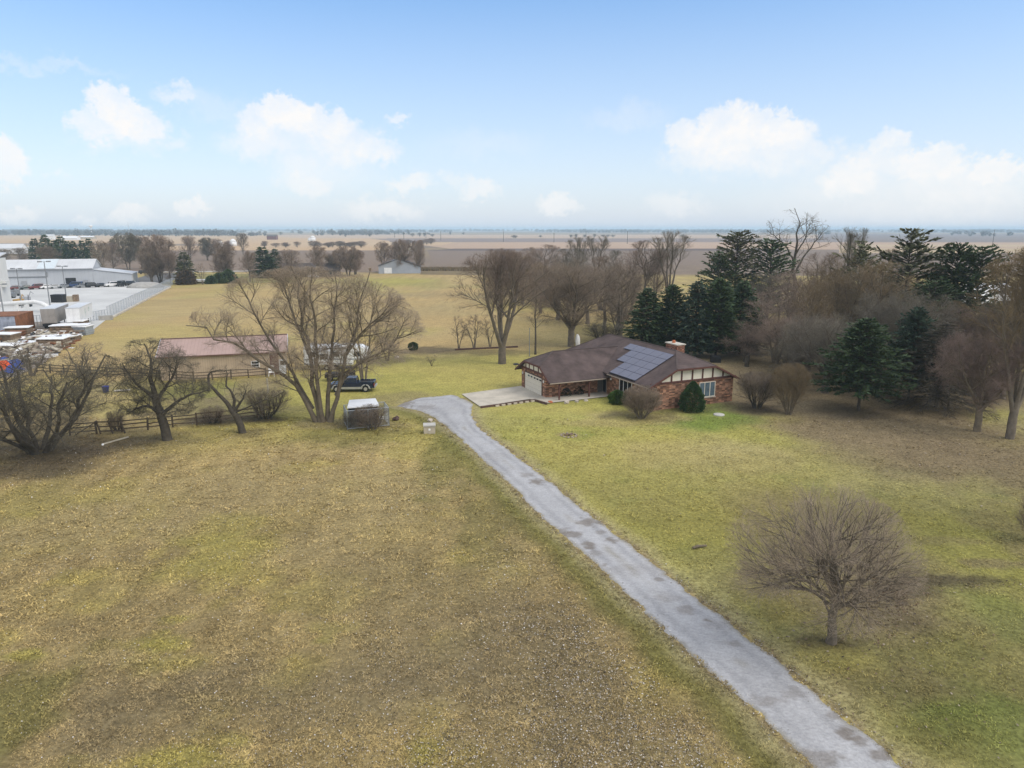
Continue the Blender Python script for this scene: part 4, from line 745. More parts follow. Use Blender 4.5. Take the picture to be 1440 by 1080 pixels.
SHD = [(11, .12, .98, 28, 12, 3.8, .12, .10, 5, 4, .012, .026), (9, .12, .97, 30, 12, 2.1, .08, .12, 4, 3, .010, .016), (7, .15, .97, 30, 12, 1.1, .03, .13, 3, 3, .010, .010)]
model('shrubdense', 28, stems(28, 18, 3.6, 8.2, .12, base=.7, curve=.9), SHD, (0, 0, 5.0, 5.0, 5.0, 5.0), 2)
model('shrubfan', 30, stems(30, 15, 3.6, 8.8, .11, base=.55, curve=.7), SHD, (0, 0, 5.6, 4.8, 4.8, 4.4), 2)
model('shrubvase', 23, stems(23, 13, 3.2, 8.6, .11, base=.5, curve=.6), SHL, (0, 0, 5.8, 4.2, 4.2, 4.3), 2)
model('sapling', 24, stems(24, 3, 1.8, 8.5, .12, base=.15, curve=.5), [(8, .2, .97, 36, 12, 3, .2, .08, 5, 4, .014, .03), (6, .15, .97, 36, 12, 1.4, .1, .1, 4, 3, .012, .022), (4, .2, .95, 36, 12, .7, .1, .1, 2, 3, .012, .018)], (0, 0, 6, 3.2, 3.2, 4.0), 2)
model('thin', 25, [([(0, 0, -.3), (.1, 0, 4), (-.05, 0, 9.8)], .12, .02)], [(24, .35, .98, 45, 12, 1.8, .3, .08, 5, 4, .014, .012), (7, .15, .97, 40, 12, .9, .15, .1, 4, 3, .012, .009), (5, .15, .95, 38, 12, .45, .1, .1, 2, 3, .012, .007)], (0, 0, 6.2, 1.7, 1.7, 3.9), 2)
FL = [(15, .15, .98, 48, 14, 3.6, .2, .09, 4, 4, .016, .03), (10, .15, .97, 42, 14, 1.8, .12, .12, 3, 3, .013, .028), (7, .12, .97, 40, 14, .9, .05, .12, 2, 3, .014, .026)]
model('far', 26, [([(0, 0, -.3), (0, 0, 1.5)], .26, .2), ([(0, 0, 1.2), (-.6, .2, 4), (-1.2, .2, 8.4)], .16, .04), ([(0, 0, 1.2), (.6, -.2, 4), (1.1, -.2, 8.2)], .16, .04)], FL, (0, 0, 5.7, 4.6, 4.6, 4.4), 2)
model('far2', 27, stems(27, 4, 2.8, 8.2, .18, base=.25), FL, (0, 0, 5.4, 4.6, 4.6, 4.7), 2)
WM = dict(shrubdense=9.4, shrubfan=9.0, round=9.9, vase=9.0, vase2=9.0, spread=9.8, oval=7.0, maple=14.6, oval2=7.6, skirt=8.6, snag=6.0, flat=7.6, orchard=9.0, orchard2=9.6, bushtree=11.6, shrub=9.8, shrubvase=8.2, sapling=6.0, thin=3.2, far=9.0, far2=9.0)
PROTO = {}
def bare(k, px, py, top, wpx, label, bark='bark', twig='twig_brown', cat='tree', name='bare_tree', group=None, rot=None, hm=None, loc=None):
    x, y = loc or at(px, py); h = hm or ht(px, py, top); wm = wpx / ppm(px, py) if loc is None else wpx
    o = thing(name, label, cat, (x, y, -.06), rot if rot is not None else (px * 1.37) % 6.28, group)
    tm, cm, _ = TREES[k]
    key = (k, bark, twig)
    if key not in PROTO:
        a = tm.copy() if len(tm.materials) else tm; a.materials.append(M[bark]) if len(a.materials) == 0 else a.materials.__setitem__(0, M[bark])
        b = cm.copy() if len(cm.materials) else cm; b.materials.append(M[twig]) if len(b.materials) == 0 else b.materials.__setitem__(0, M[twig])
        PROTO[key] = (a, b)
    a, b = PROTO[key]
    shrub = k.startswith('shrub')
    obj('stems' if shrub else 'trunk', a, None, o); obj('twigs' if shrub else 'crown', b, None, o)
    s = wm / WM[k]; o.scale = (s, s, h / 10.0); return o
# ------------------------------------------------------------------ conifers
def conifer(key, seed, shape, nwh, nb, sprays, droop, spl, spw, gaps=0.0, jit=.18, trunk_r=.17, up=0.0):
    rg = np.random.default_rng(seed); tv, tq = tubes(np.array([[(0, 0, -.3), (0.03, 0, 3), (0, .03, 6), (0, 0, 9.7)]], float), np.array([[trunk_r, trunk_r * .75, trunk_r * .45, .02]]), 8)
    br = []; Vs = []
    for w in range(nwh):
        t = (w + rg.uniform(-.4, .4)) / nwh; t = min(max(t, 0), .995); z = shape['z0'] + (9.9 - shape['z0']) * t
        for b in range(nb):
            if rg.random() < gaps: continue
            az = 2 * PI * (b + rg.random() * .7) / nb + w * 1.1; L = np.interp(t, shape['t'], shape['r']) * (1 + rg.normal(0, jit)); L = max(L, .15)
            d = np.array([math.cos(az), math.sin(az), 0]); s = np.linspace(0, 1, 5); rise = up * (1 - t * .3)
            p = np.array([0, 0, z]) + d * (s * L)[:, None] + np.array([0, 0, 1]) * ((rise + .35 * t) * L * s - droop * L * s ** 2)[:, None]; br.append(p)
            n = max(4, int(sprays * (L / max(shape['r'])) + 3)); u = np.sqrt(rg.random(n)) * .96 + .04
            q = np.stack([np.interp(u, s, p[:, i]) for i in range(3)], 1); tang = norm(p[-1] - p[0]); side = np.cross(tang, [0, 0, 1]); sg = rg.choice([-1, 1], n)[:, None]
            dr = norm(tang * (.7 + .5 * rg.random((n, 1))) + side * sg * (.35 + .7 * rg.random((n, 1))) + np.array([0, 0, 1]) * rg.normal(up * .6 - .12, .28, (n, 1)))
            ln = spl * (.55 + .8 * rg.random((n, 1))) * (.5 + .5 * min(1, L / 1.2)); wv = norm(np.cross(dr, rg.normal(0, 1, (n, 3)) * .6 + np.array([0, 0, 1]))) * spw * (.6 + .8 * rg.random((n, 1)))
            Vs.append(np.stack([q, q + dr * ln * .5 + wv, q + dr * ln, q + dr * ln * .5 - wv], 1).reshape(-1, 3))
    bv, bq = tubes(np.stack(br), np.tile(np.linspace(.045, .012, 5), (len(br), 1)), 3); lv, lq = joinq([(tv, tq), (bv, bq)])
    V = np.concatenate(Vs); TREES[key] = (mesh(key + '_trunk', lv, quads=lq, smooth=True), mesh(key + '_crown', V, quads=np.arange(len(V)).reshape(-1, 4)), None)
conifer('cedar', 31, dict(z0=.8, t=[0, .25, .6, .9, 1], r=[2.2, 2.5, 1.75, .7, .15]), 84, 5, 26, .12, .5, .085, jit=.2)
conifer('cedar2', 32, dict(z0=.7, t=[0, .3, .65, .9, 1], r=[2.1, 2.3, 1.6, .8, .2]), 84, 5, 26, .05, .5, .085, jit=.26, up=.15)
conifer('spruce', 33, dict(z0=2.1, t=[0, .15, .5, .85, 1], r=[3.1, 3.9, 2.9, 1.2, .2]), 76, 5, 38, .16, .55, .085, jit=.24, up=.12)
conifer('pine', 34, dict(z0=1.8, t=[0, .3, .55, .8, .93, 1], r=[2.6, 3.0, 2.3, 1.15, .55, .12]), 30, 7, 30, .10, .5, .075, gaps=.16, jit=.34, up=.30)
conifer('pine2', 35, dict(z0=1.0, t=[0, .3, .6, .85, .95, 1], r=[2.8, 2.7, 2.3, 1.6, 1.0, .3]), 36, 8, 26, .12, .46, .075, gaps=.08, jit=.26, up=.30)
conifer('deadspruce', 36, dict(z0=.9, t=[0, .15, .5, .85, 1], r=[3.2, 3.4, 2.3, 1.0, .15]), 40, 9, 34, .28, .6, .022, jit=.14)
conifer('farfir', 37, dict(z0=.5, t=[0, .25, .6, .9, 1], r=[2.3, 2.5, 1.7, .7, .15]), 24, 8, 14, .12, .9, .17, jit=.16)
WM.update(cedar=5.0, cedar2=4.8, spruce=8.0, pine=6.2, pine2=6.0, deadspruce=6.8, farfir=5.0)
def fir(k, px, py, top, wpx, label, needles='spruce_deep', bark='bark_dark', name='conifer_tree', group=None, **kw): return bare(k, px, py, top, wpx, label, bark, needles, 'conifer', name, group, **kw)
def leafbush(name, label, px, py, prof, n, m, seed, spl=.10, cat='shrub', wood='bark_dark'):
    """dense evergreen shrub: leaf sprays through a body of revolution given by (z, radius) pairs"""
    rg = np.random.default_rng(seed); x, y = at(px, py); o = thing(name, label, cat, (x, y, -.06)); zs = np.array([p[0] for p in prof]); rs = np.array([p[1] for p in prof])
    z = zs[-1] * rg.random(n); r = np.interp(z, zs, rs) * (1 - .38 * rg.random(n) ** 2); a = rg.random(n) * 2 * PI; lump = 1 + .13 * np.sin(a * 5 + z * 4) * np.sin(z * 5 + 1) + .08 * np.sin(a * 9 - z * 7)
    q = np.stack([r * lump * np.cos(a), r * lump * np.sin(a), z + .05], 1); out = norm(np.stack([np.cos(a), np.sin(a), np.full(n, .7)], 1) + rg.normal(0, .5, (n, 3)))
    wv = norm(np.cross(out, rg.normal(0, 1, (n, 3)))) * spl * .38; ln = spl * (.6 + .8 * rg.random((n, 1)))
    V = np.stack([q, q + out * ln * .5 + wv, q + out * ln, q + out * ln * .5 - wv], 1).reshape(-1, 3)
    obj('foliage', mesh(name, V, quads=np.arange(len(V)).reshape(-1, 4)), M[m], o)
    s = MB(); h = zs[-1]
    for i in range(7): s.tube([(0.1 * math.cos(i), .1 * math.sin(i), 0), (.35 * max(rs) * math.cos(i * .9), .35 * max(rs) * math.sin(i * .9), h * .5), (.3 * max(rs) * math.cos(i * .9), .3 * max(rs) * math.sin(i * .9), h * .85)], [.05, .035, .015], 5)
    s.build('stems', M[wood], o); return o
# ================================================================== planting, from the survey of the photograph
o = bare('round', 1168, 902, 683, 258, 'round bare tree standing alone on the lawn right of the driveway', 'bark', 'twig_fawn', rot=0)
# brown leaves still clinging low on its right side
rg = np.random.default_rng(8); e = TREES['round'][2][2]; p = e[:, -2:].reshape(-1, 3); rt = Vector((0, 0, 1)); ca, sa = 1, 0
wx = p[:, 0] * ca - p[:, 1] * sa; wy = p[:, 0] * sa + p[:, 1] * ca
pr_ = np.exp(-((wx - 1.7) / 1.5) ** 2 - ((wy + 1.2) / 1.8) ** 2 - ((p[:, 2] - 3.2) / 1.2) ** 2) * 1.6 + .006
p = p[rg.random(len(p)) < pr_]; n = len(p); p = np.repeat(p, 2, 0) + rg.normal(0, .08, (2 * n, 3)); n *= 2; d1 = norm(rg.normal(0, 1, (n, 3)) - np.array([0, 0, .5])) * .11; d2 = norm(np.cross(d1, rg.normal(0, 1, (n, 3)))) * .05
V = np.stack([p, p + d1 * .5 + d2, p + d1, p + d1 * .5 - d2], 1).reshape(-1, 3); obj('leaves', mesh('leaves', V, quads=np.arange(len(V)).reshape(-1, 4)), M['leaf_brown'], o)
# left: orchard and the large maple
bare('bushtree', 56, 634, 480, 265, 'broad many stemmed bare tree at the near end of the paddock, leftmost large tree', 'bark_dark', 'twig_dark', rot=.3)
bare('orchard', 236, 618, 474, 150, 'gnarled old fruit tree with a thick leaning trunk outside the near paddock fence', 'bark_dark', 'twig_dark', name='fruit_tree', rot=0.0)
bare('orchard2', 342, 608, 514, 120, 'small crooked fruit tree with curling limbs right of the larger fruit tree', 'bark_dark', 'twig_dark', name='fruit_tree', rot=.1)
bare('maple', 455, 592, 384, 308, 'large bare tree forking into many stems from the ground beside the kennel', 'bark_pale', 'twig_fawn', rot=0.0)
bare('sapling', 512, 545, 388, 80, 'slim bare tree with golden twigs behind the pickup', 'bark_pale', 'twig_gold', rot=2.0)
bare('shrub', 374, 587, 545, 80, 'broad brown thicket at the right end of the near paddock fence', 'bark_dark', 'twig_brown', 'shrub', 'bare_shrub')
bare('shrub', 300, 594, 570, 50, 'low tangle of bare stems along the near paddock fence rails', 'bark_dark', 'twig_brown', 'shrub', 'bare_shrub')
bare('shrub', 165, 605, 575, 34, 'bare thorny shrub growing through the leaning gate', 'bark', 'twig_brown', 'shrub', 'bare_shrub')
bare('shrub', 523, 603, 568, 62, 'dry brown brambles covering the front of the kennel', 'bark', 'twig_brown', 'shrub', 'bramble')
bare('shrub', 494, 602, 577, 34, 'small dry weeds at the near left corner of the kennel', 'bark', 'twig_dark', 'shrub', 'bramble')
bare('sapling', 114, 528, 474, 70, 'lone bare sapling beyond the far paddock fence', 'bark', 'twig_brown')
bare('sapling', 45, 528, 474, 90, 'thin bare brush growing in front of the scrap yard', 'bark', 'twig_brown', 'shrub', 'bare_shrub')
bare('shrubvase', 245, 522, 488, 50, 'bare bush against the left end of the barn wall', 'bark', 'twig_brown', 'shrub', 'bare_shrub')
bare('sapling', 545, 507, 455, 50, 'bare young tree in the mulch bed behind the camper', 'bark_pale', 'twig_brown')
leafbush('evergreen_shrub', 'small round evergreen shrub in the mulch bed on the back lawn', 581, 492, [(0, .55), (.5, .8), (1.0, .62), (1.25, .1)], 2500, 'spruce', 3, .16)
rock(558, 503, .4, 'pale rock at the foot of the young tree in the mulch bed')
bare('sapling', 607, 514, 498, 20, 'tiny bare sapling on the back lawn', 'bark', 'twig_brown')
# middle: behind the house
bare('vase2', 706, 511, 350, 165, 'large bare tree with spreading forked limbs on the back lawn left of the house', 'bark', 'twig_mauve', rot=1.2)
bare('thin', 753, 498, 392, 42, 'slender straight bare tree behind the garage', 'bark_dark', 'twig_brown')
p_ = MB().tube([(0, 0, -.1), (0, 0, 4.6)], [.06, .05], 8); o = p_.build('metal_post', M['lightpole']); x, y = at(744.5, 501); o.location = (x, y, 0); tag(o, 'thin grey post next to the slender tree behind the garage', 'post')
bare('spread', 803, 487, 352, 150, 'wide bare tree with low limbs directly behind the garage roof', 'bark', 'twig_brown', rot=.7)
x, y = at(812, 487); o = MB().ball((0, 0, .9), (.45, .5, 1.25), 12, 8, .06).build('propane_tank', M['white'], smooth=True); o.location = (x, y, 0); tag(o, 'white rounded tank beside the trunk of the wide bare tree', 'tank')
bare('shrub', 850, 480, 452, 80, 'dark bare shrubs behind the main roof ridge', 'bark_dark', 'twig_dark', 'shrub', 'bare_shrub')
bare('sapling', 645, 490, 442, 36, 'bare sapling in the back lawn border, leftmost of three', 'bark', 'twig_brown')
bare('sapling', 667, 490, 438, 46, 'many stemmed bare sapling in the back lawn border, middle of three', 'bark', 'twig_brown', rot=1)
bare('sapling', 689, 487, 440, 36, 'bare sapling in the back lawn border, just left of the large forked tree', 'bark', 'twig_brown', rot=2)
tb = MB(); A_, B_ = at(640, 492), at(728, 488); tb.bar((A_[0], A_[1], .05), (B_[0], B_[1], .05), .3, .3); tag(tb.build('landscape_timber', M['edging']), 'long dark timber edging the back lawn border of saplings', 'edging')
G_ = 'bare trees behind the house'
for (k, px, py, top, w_, tw, lb) in [
    ('oval2', 872, 474, 370, 105, 'twig_brown', 'brown twiggy tree just left of the dark green conifer row'), ('oval', 850, 462, 360, 90, 'twig_mauve', 'mauve bare tree between the wide tree and the conifer row'),
    ('oval', 905, 452, 338, 90, 'twig_mauve', 'tall mauve bare tree rising over the left end of the conifer row'), ('flat', 938, 452, 326, 100, 'twig_grey', 'tall bare tree with upswept top rising behind the conifer row'),
    ('oval2', 735, 428, 358, 80, 'twig_rust', 'dense rounded bare tree behind the large forked tree'), ('oval', 765, 424, 344, 90, 'twig_mauve', 'reddish brown bare tree in the far row, left of the dark ones'),
    ('skirt', 812, 420, 350, 120, 'twig_grey', 'grey dense bare tree in the middle of the far row'), ('flat', 812, 412, 334, 56, 'twig_dark', 'dark twisted tree standing up above the far row, left one'),
    ('flat', 838, 412, 332, 60, 'twig_dark', 'dark twisted tree standing up above the far row, right one'), ('oval', 862, 420, 352, 80, 'twig_dark', 'dark bare tree at the right end of the far row'),
    ('oval2', 785, 450, 372, 100, 'twig_brown', 'brown bare tree seen through the limbs of the wide tree'), ('oval', 700, 418, 362, 60, 'twig_mauve', 'small pale bare tree at the left end of the far row'),
    ('oval', 826, 455, 378, 100, 'twig_mauve', 'mauve bare tree low behind the wide tree crown'), ('oval2', 760, 440, 372, 70, 'twig_rust', 'rusty bare tree between the forked tree and the wide tree'),
    ('oval', 888, 440, 352, 70, 'twig_mauve', 'faint mauve tree behind the tall upswept tree'),
    ('skirt', 722, 425, 366, 70, 'twig_rust', 'low brown tree filling the gap left of the reddish brown tree'), ('skirt', 782, 432, 362, 90, 'twig_mauve', 'broad mauve tree between the reddish brown and the grey dense tree'), ('skirt', 845, 436, 362, 100, 'twig_brown', 'broad brown tree in front of the dark trees of the far row'),
    ('oval2', 800, 416, 348, 70, 'twig_dark', 'dark grey crown under the left twisted tree'), ('skirt', 880, 448, 366, 80, 'twig_mauve', 'low mauve tree left of the tall mauve one'), ('oval2', 750, 416, 346, 60, 'twig_mauve', 'small mauve crown at the top of the far row'), ('skirt', 868, 466, 396, 80, 'twig_brown', 'low brown tree standing just behind the roof ridge'), ('oval2', 920, 440, 348, 70, 'twig_mauve', 'mauve tree right of the tall mauve one, above the conifer row')]:
    bare(k, px, py, top, w_, lb, 'bark', tw, group=G_)
G_ = 'dark green conifers behind the house'
for (k, px, py, top, w_, lb) in [('cedar', 908, 497, 403, 56, 'dense dark conifer at the left end of the row behind the house'), ('cedar2', 942, 498, 400, 50, 'dark conifer second from the left in the row behind the house'),
    ('cedar', 976, 501, 393, 54, 'blue green conifer in the middle of the row, left of the chimney'), ('cedar2', 1006, 502, 391, 52, 'dark conifer in the row directly above the chimney'), ('cedar', 1040, 497, 393, 54, 'conifer with lighter tips at the right end of the row')]:
    fir(k, px, py, top, w_, lb, 'spruce_blue' if px in (976,) else 'spruce_deep', group=G_)
G_ = 'pines in the right hand wood'
fir('pine2', 1030, 452, 326, 80, 'tall ragged pine behind the conifer row', 'pine', name='pine_tree', group=G_)
fir('pine', 1006, 455, 352, 60, 'shorter ragged pine left of the tall pine behind the conifer row', 'spruce', name='pine_tree', group=G_)
fir('pine2', 1078, 452, 337, 70, 'dark pine left of the tall dead looking tree', 'spruce', name='pine_tree', group=G_)
fir('pine', 1262, 505, 318, 125, 'tallest ragged pine against the horizon in the right wood', 'pine', name='pine_tree', group=G_)
fir('pine2', 1327, 510, 344, 78, 'thick dark pine, left of the twin tops', 'spruce', name='pine_tree', group=G_)
fir('pine2', 1360, 512, 347, 84, 'thick dark pine, right of the twin tops', 'spruce', name='pine_tree', group=G_)
fir('pine', 1198, 480, 336, 70, 'olive pine left of the flat topped bare tree', 'pine', name='pine_tree', group=G_)
fir('pine', 1447, 545, 340, 150, 'brownish pine at the right border of the photo', 'pine_brown', name='pine_tree', group=G_)
fir('spruce', 1207, 577, 446, 106, 'full dark green spruce at the front of the wood', 'spruce_deep', name='spruce_tree')
fir('spruce', 1277, 562, 430, 74, 'narrow dark spruce behind the full green spruce', 'spruce_blue', name='spruce_tree')
fir('deadspruce', 1316, 572, 448, 130, 'bare brown dead spruce at the wood edge', 'dead', name='spruce_tree')
fir('pine2', 1300, 520, 395, 90, 'shaded pine in the middle of the wood behind the narrow spruce', 'spruce', name='pine_tree', group=G_)
bare('snag', 1112, 446, 294, 100, 'tall gaunt bare tree standing above the wood with twisted limbs', 'bark_dark', 'twig_dark', rot=.2)
bare('flat', 1188, 470, 321, 82, 'flat topped bare tree against the horizon right of the gaunt tree', 'bark_dark', 'twig_dark')
G_ = 'bare trees of the right hand wood'
for (k, px, py, top, w_, tw, lb) in [
    ('skirt', 1048, 508, 446, 96, 'twig_mauve', 'low rounded mauve tree right of the conifer row'), ('skirt', 1090, 510, 402, 130, 'twig_mauve', 'rounded pinkish grey tree behind the house gable'),
    ('skirt', 1135, 522, 384, 150, 'twig_rust', 'broad rust tinted tree left of the full green spruce'), ('spread', 1160, 552, 430, 150, 'twig_grey', 'grey limbed tree with a straight trunk left of the green spruce'),
    ('skirt', 1165, 500, 350, 150, 'twig_rust', 'big russet crown under the flat topped tree'), ('oval2', 1225, 522, 362, 140, 'twig_rust', 'olive brown tree above the full green spruce'),
    ('spread', 1255, 545, 392, 150, 'twig_grey', 'pale limbed tree between the two spruces'), ('oval2', 1110, 480, 378, 110, 'twig_mauve', 'mauve tree around the foot of the gaunt tree'),
    ('oval', 1300, 500, 372, 100, 'twig_rust', 'brown tree between the tallest pine and the twin pines'), ('skirt', 1395, 545, 405, 120, 'twig_grey', 'grey tree with pale clinging leaves by the right border'),
    ('oval2', 1350, 548, 430, 110, 'twig_pink', 'reddish tree behind the leaning trunk pair'), ('oval2', 1072, 470, 380, 80, 'twig_grey', 'grey tree below the dark pine'),
    ('oval', 1410, 560, 390, 110, 'twig_rust', 'brown tree in front of the border pine'), ('skirt', 1105, 540, 470, 90, 'twig_dark', 'dark undergrowth tree behind the tall vase shaped shrub'), ('skirt', 1200, 535, 420, 120, 'twig_dark', 'dark grey tree directly behind the full green spruce'),
    ('oval', 1278, 478, 356, 80, 'twig_grey', 'grey tree right beside the tallest pine'), ('oval2', 1150, 462, 352, 90, 'twig_mauve', 'mauve tree between the gaunt tree and the flat topped tree'), ('skirt', 1330, 530, 410, 110, 'twig_dark', 'dark tree under the twin pines'), ('oval', 1240, 490, 350, 90, 'twig_mauve', 'mauve tree left of the tallest pine'),
    ('oval2', 1128, 500, 392, 100, 'twig_mauve', 'pinkish crown left of the broad rust tinted tree'), ('oval2', 1180, 520, 376, 110, 'twig_rust', 'russet tree right of the broad rust tinted tree'), ('spread', 1120, 530, 430, 120, 'twig_mauve', 'spreading mauve tree behind the fan shaped shrub'), ('spread', 1205, 500, 366, 120, 'twig_grey', 'spreading grey tree above the green spruce tip'), ('oval2', 1320, 540, 420, 90, 'twig_rust', 'russet tree right of the narrow dark spruce'),
    ('oval2', 1060, 492, 408, 80, 'twig_mauve', 'mauve tree right of the conifer with lighter tips'), ('spread', 1420, 540, 420, 120, 'twig_grey', 'grey limbed tree under the border pine'), ('oval2', 1385, 510, 428, 80, 'twig_mauve', 'mauve tree in front of the white greenhouse')]:
    bare(k, px, py, top, w_, lb, 'bark', tw, group=G_)
bare('spread', 1374, 606, 442, 150, 'leaning tree with a forked trunk at the wood edge', 'bark_pale', 'twig_pink', rot=2.2)
bare('vase2', 1420, 616, 345, 170, 'big leaning tree with a thick double trunk at the right border', 'bark', 'twig_rust', rot=.4)
bare('shrub', 1452, 760, 690, 60, 'bare shrub cut off by the right border of the lawn', 'bark', 'twig_brown', 'shrub', 'bare_shrub')
# shrubs round the house
bare('shrubdense', 902, 587, 540, 58, 'round bare shrub at the left corner of the house gable', 'bark', 'twig_brown', 'shrub', 'bare_shrub')
bare('shrubfan', 1064, 573, 522, 68, 'bare fan shaped shrub at the right corner of the house gable', 'bark_dark', 'twig_brown', 'shrub', 'bare_shrub')
bare('shrubfan', 1109, 582, 508, 56, 'tall vase shaped bare shrub between the house and the green spruce', 'bark_pale', 'twig_rust', 'shrub', 'bare_shrub')
leafbush('evergreen_shrub', 'dark clipped cone shaped evergreen in front of the gable wall', 973, 577, [(0, 1.2), (.8, 1.36), (1.7, 1.15), (2.6, .7), (3.2, .18), (3.3, .05)], 9000, 'yew', 5, .14)
leafbush('evergreen_shrub', 'bright green low shrub by the front windows', 868, 567, [(0, .8), (.6, 1.0), (1.2, .75), (1.5, .1)], 4200, 'boxwood', 6, .15)
for i, (px, py, w_, h_, lb) in enumerate([(795, 556, 22, 9, 'low dark creeping bush against the porch wall, left one'), (812, 554, 22, 10, 'low dark creeping bush against the porch wall, right one')]):
    leafbush('creeping_bush', lb, px, py, [(0, .75), (.4, .7), (.8, .4), (1.0, .1)], 700, 'creeper', 9 + i, .16)
# ================================================================== industrial yard on the left
sheetpx('parking_lot', [(-160, 470), (60, 452), (128, 466), (150, 449), (240, 402.4), (205, 399.5), (120, 400), (-200, 402)], .0, M['lot'])
sheetpx('scrap_yard_ground', [(-160, 540), (20, 530), (60, 512), (84, 492), (120, 470), (128, 463), (60, 452), (-160, 470)], -.008, mat('yard_dirt', (.25, .21, .17), .95, .4, .25))
sheetpx('driveway_strip', [(165, 400), (215, 384), (275, 384), (222, 401)], .01, M['asphalt'])
wa = thing('warehouse', 'long pale grey metal warehouse with a gable roof behind the row of parked cars', 'warehouse', (-150.6, 257.8, 0), math.radians(20))
Lw, Ww, Ew, Rw = 62, 17, 6.2, 9.3
b = MB(); b.prism([(0, -.2), (Ww, -.2), (Ww, Ew), (Ww / 2, Rw - .1), (0, Ew)], 'x', -Lw, 0); b.build('wall', M['steel'], wa)
r = MB(); r.slab([(-Lw - .3, -.5, Ew), (.4, -.5, Ew), (.4, Ww / 2, Rw), (-Lw - .3, Ww / 2, Rw)], .15); r.slab([(-Lw - .3, Ww / 2, Rw), (.4, Ww / 2, Rw), (.4, Ww + .5, Ew), (-Lw - .3, Ww + .5, Ew)], .15); ro = r.build('roof', M['steelroof'], wa)
q = MB(); q.add([(-17, -.52, Ew + .17), (-11.5, -.52, Ew + .17), (-11.5, Ww / 2 - .2, Rw + .1), (-17, Ww / 2 - .2, Rw + .1)], [(0, 1, 2, 3)]); q.build('roof_panel', M['skylight'], ro)
g_ = MB(); g_.bar((-Lw, -.6, Ew - .05), (.3, -.6, Ew - .05), .25, .25); g_.build('gutter', M['rvgrey'], wa)
an = MB(); an.prism([(0.02, -.2), (12.5, -.2), (12.5, 3.9), (.02, 5.6)], 'y', .3, 14); an.build('annex', M['steel'], wa)
MB().slab([(0.42, 0, 5.85), (12.9, 0, 4.1), (12.9, 14.4, 4.1), (.42, 14.4, 5.85)], .15).build('annex_roof', M['steelroof'], wa)
box(12.45, 12.6, .6, 13.7, 0, 3.85).build('annex_end_sunlit', M['steelside'], wa)  # lighter than the front siding: sun on this end is put into its colour
for a, c in ((-8.6, 'black'), (-43, 'rvwhite'), (-39.5, 'rvwhite')): box(a, a + (3.2 if c == 'black' else 2.4), -.08, .02, 0, 3.0 if c == 'black' else 4.6).build('bay_door', M[c], wa)
cd = MB(); cd.tube([(-28.5, -.2, .2), (-28.5, -.2, 3.6), (-14, -.2, 3.6), (-14, -.2, 5.2)], .16, 6); cd.build('pipe', M['lightpole'], wa)
for a in (-55, -46, -22, -3): MB().box(a, a + 1.4, -.5, 0, .4, 2.2).build('wall_unit', M['rvgrey'], wa)
def car(name, label, px, py, rz, col, kind='car', group='cars parked along the warehouse'):
    x, y = at(px, py); o = thing(name, label, 'car', (x, y, -.02), rz, group); Z = dict(car=1.0, suv=1.2, van=1.35)[kind]
    if kind == 'car': lowp = [(-2.2, .35), (-2.25, .8), (-1.5, .95), (1.1, .92), (2.1, .75), (2.2, .35)]; bt, tp, h = (-1.7, 1.15), (-1.0, .45), 1.42
    elif kind == 'suv': lowp = [(-2.3, .4), (-2.35, .95), (-2.2, 1.1), (1.0, 1.08), (2.2, .95), (2.3, .4)]; bt, tp, h = (-2.25, 1.15), (-2.0, .5), 1.8
    else: lowp = [(-2.5, .4), (-2.55, 1.2), (1.4, 1.2), (2.4, 1.0), (2.5, .4)]; bt, tp, h = (-2.5, 1.7), (-2.4, .9), 2.1
    MB().prism(lowp, 'y', -.9, .9).build('body', M[col], o, bevel=.06)
    z0 = lowp[2][1] - .05
    B = [(bt[0], -.84, z0), (bt[1], -.84, z0), (bt[1], .84, z0), (bt[0], .84, z0)]; T = [(tp[0], -.68, h), (tp[1], -.68, h), (tp[1], .68, h), (tp[0], .68, h)]
    MB().add(B + T, [(0, 1, 2, 3), (7, 6, 5, 4)] + [(j, 4 + j, 4 + (j + 1) % 4, (j + 1) % 4) for j in range(4)]).build('cab', M[col], o)
    for e in range(4):
        A, Bb, Cc, D = Vector(B[e]), Vector(B[(e + 1) % 4]), Vector(T[(e + 1) % 4]), Vector(T[e]); pt = lambda s, t: A.lerp(Bb, s).lerp(D.lerp(Cc, s), t); n = (Bb - A).cross(D - A).normalized(); n = n if n.dot(A + Cc - Vector((0, 0, 2.4))) > 0 else -n
        Q = [pt(.07, .2), pt(.93, .2), pt(.93, .88), pt(.07, .88)]
        MB().add([v + n * .015 for v in Q] + [v - n * .02 for v in Q], [(0, 1, 2, 3), (7, 6, 5, 4)] + [(j, 4 + j, 4 + (j + 1) % 4, (j + 1) % 4) for j in range(4)]).build('window', M['glass'], o)
    for cx in (-1.35, 1.35):
        for s in (-1, 1): MB().tube([(cx, s * .92, .33), (cx, s * .68, .33)], .33, 12).build('wheel', M['tyre'], o)
    return o
a20 = math.radians(20)
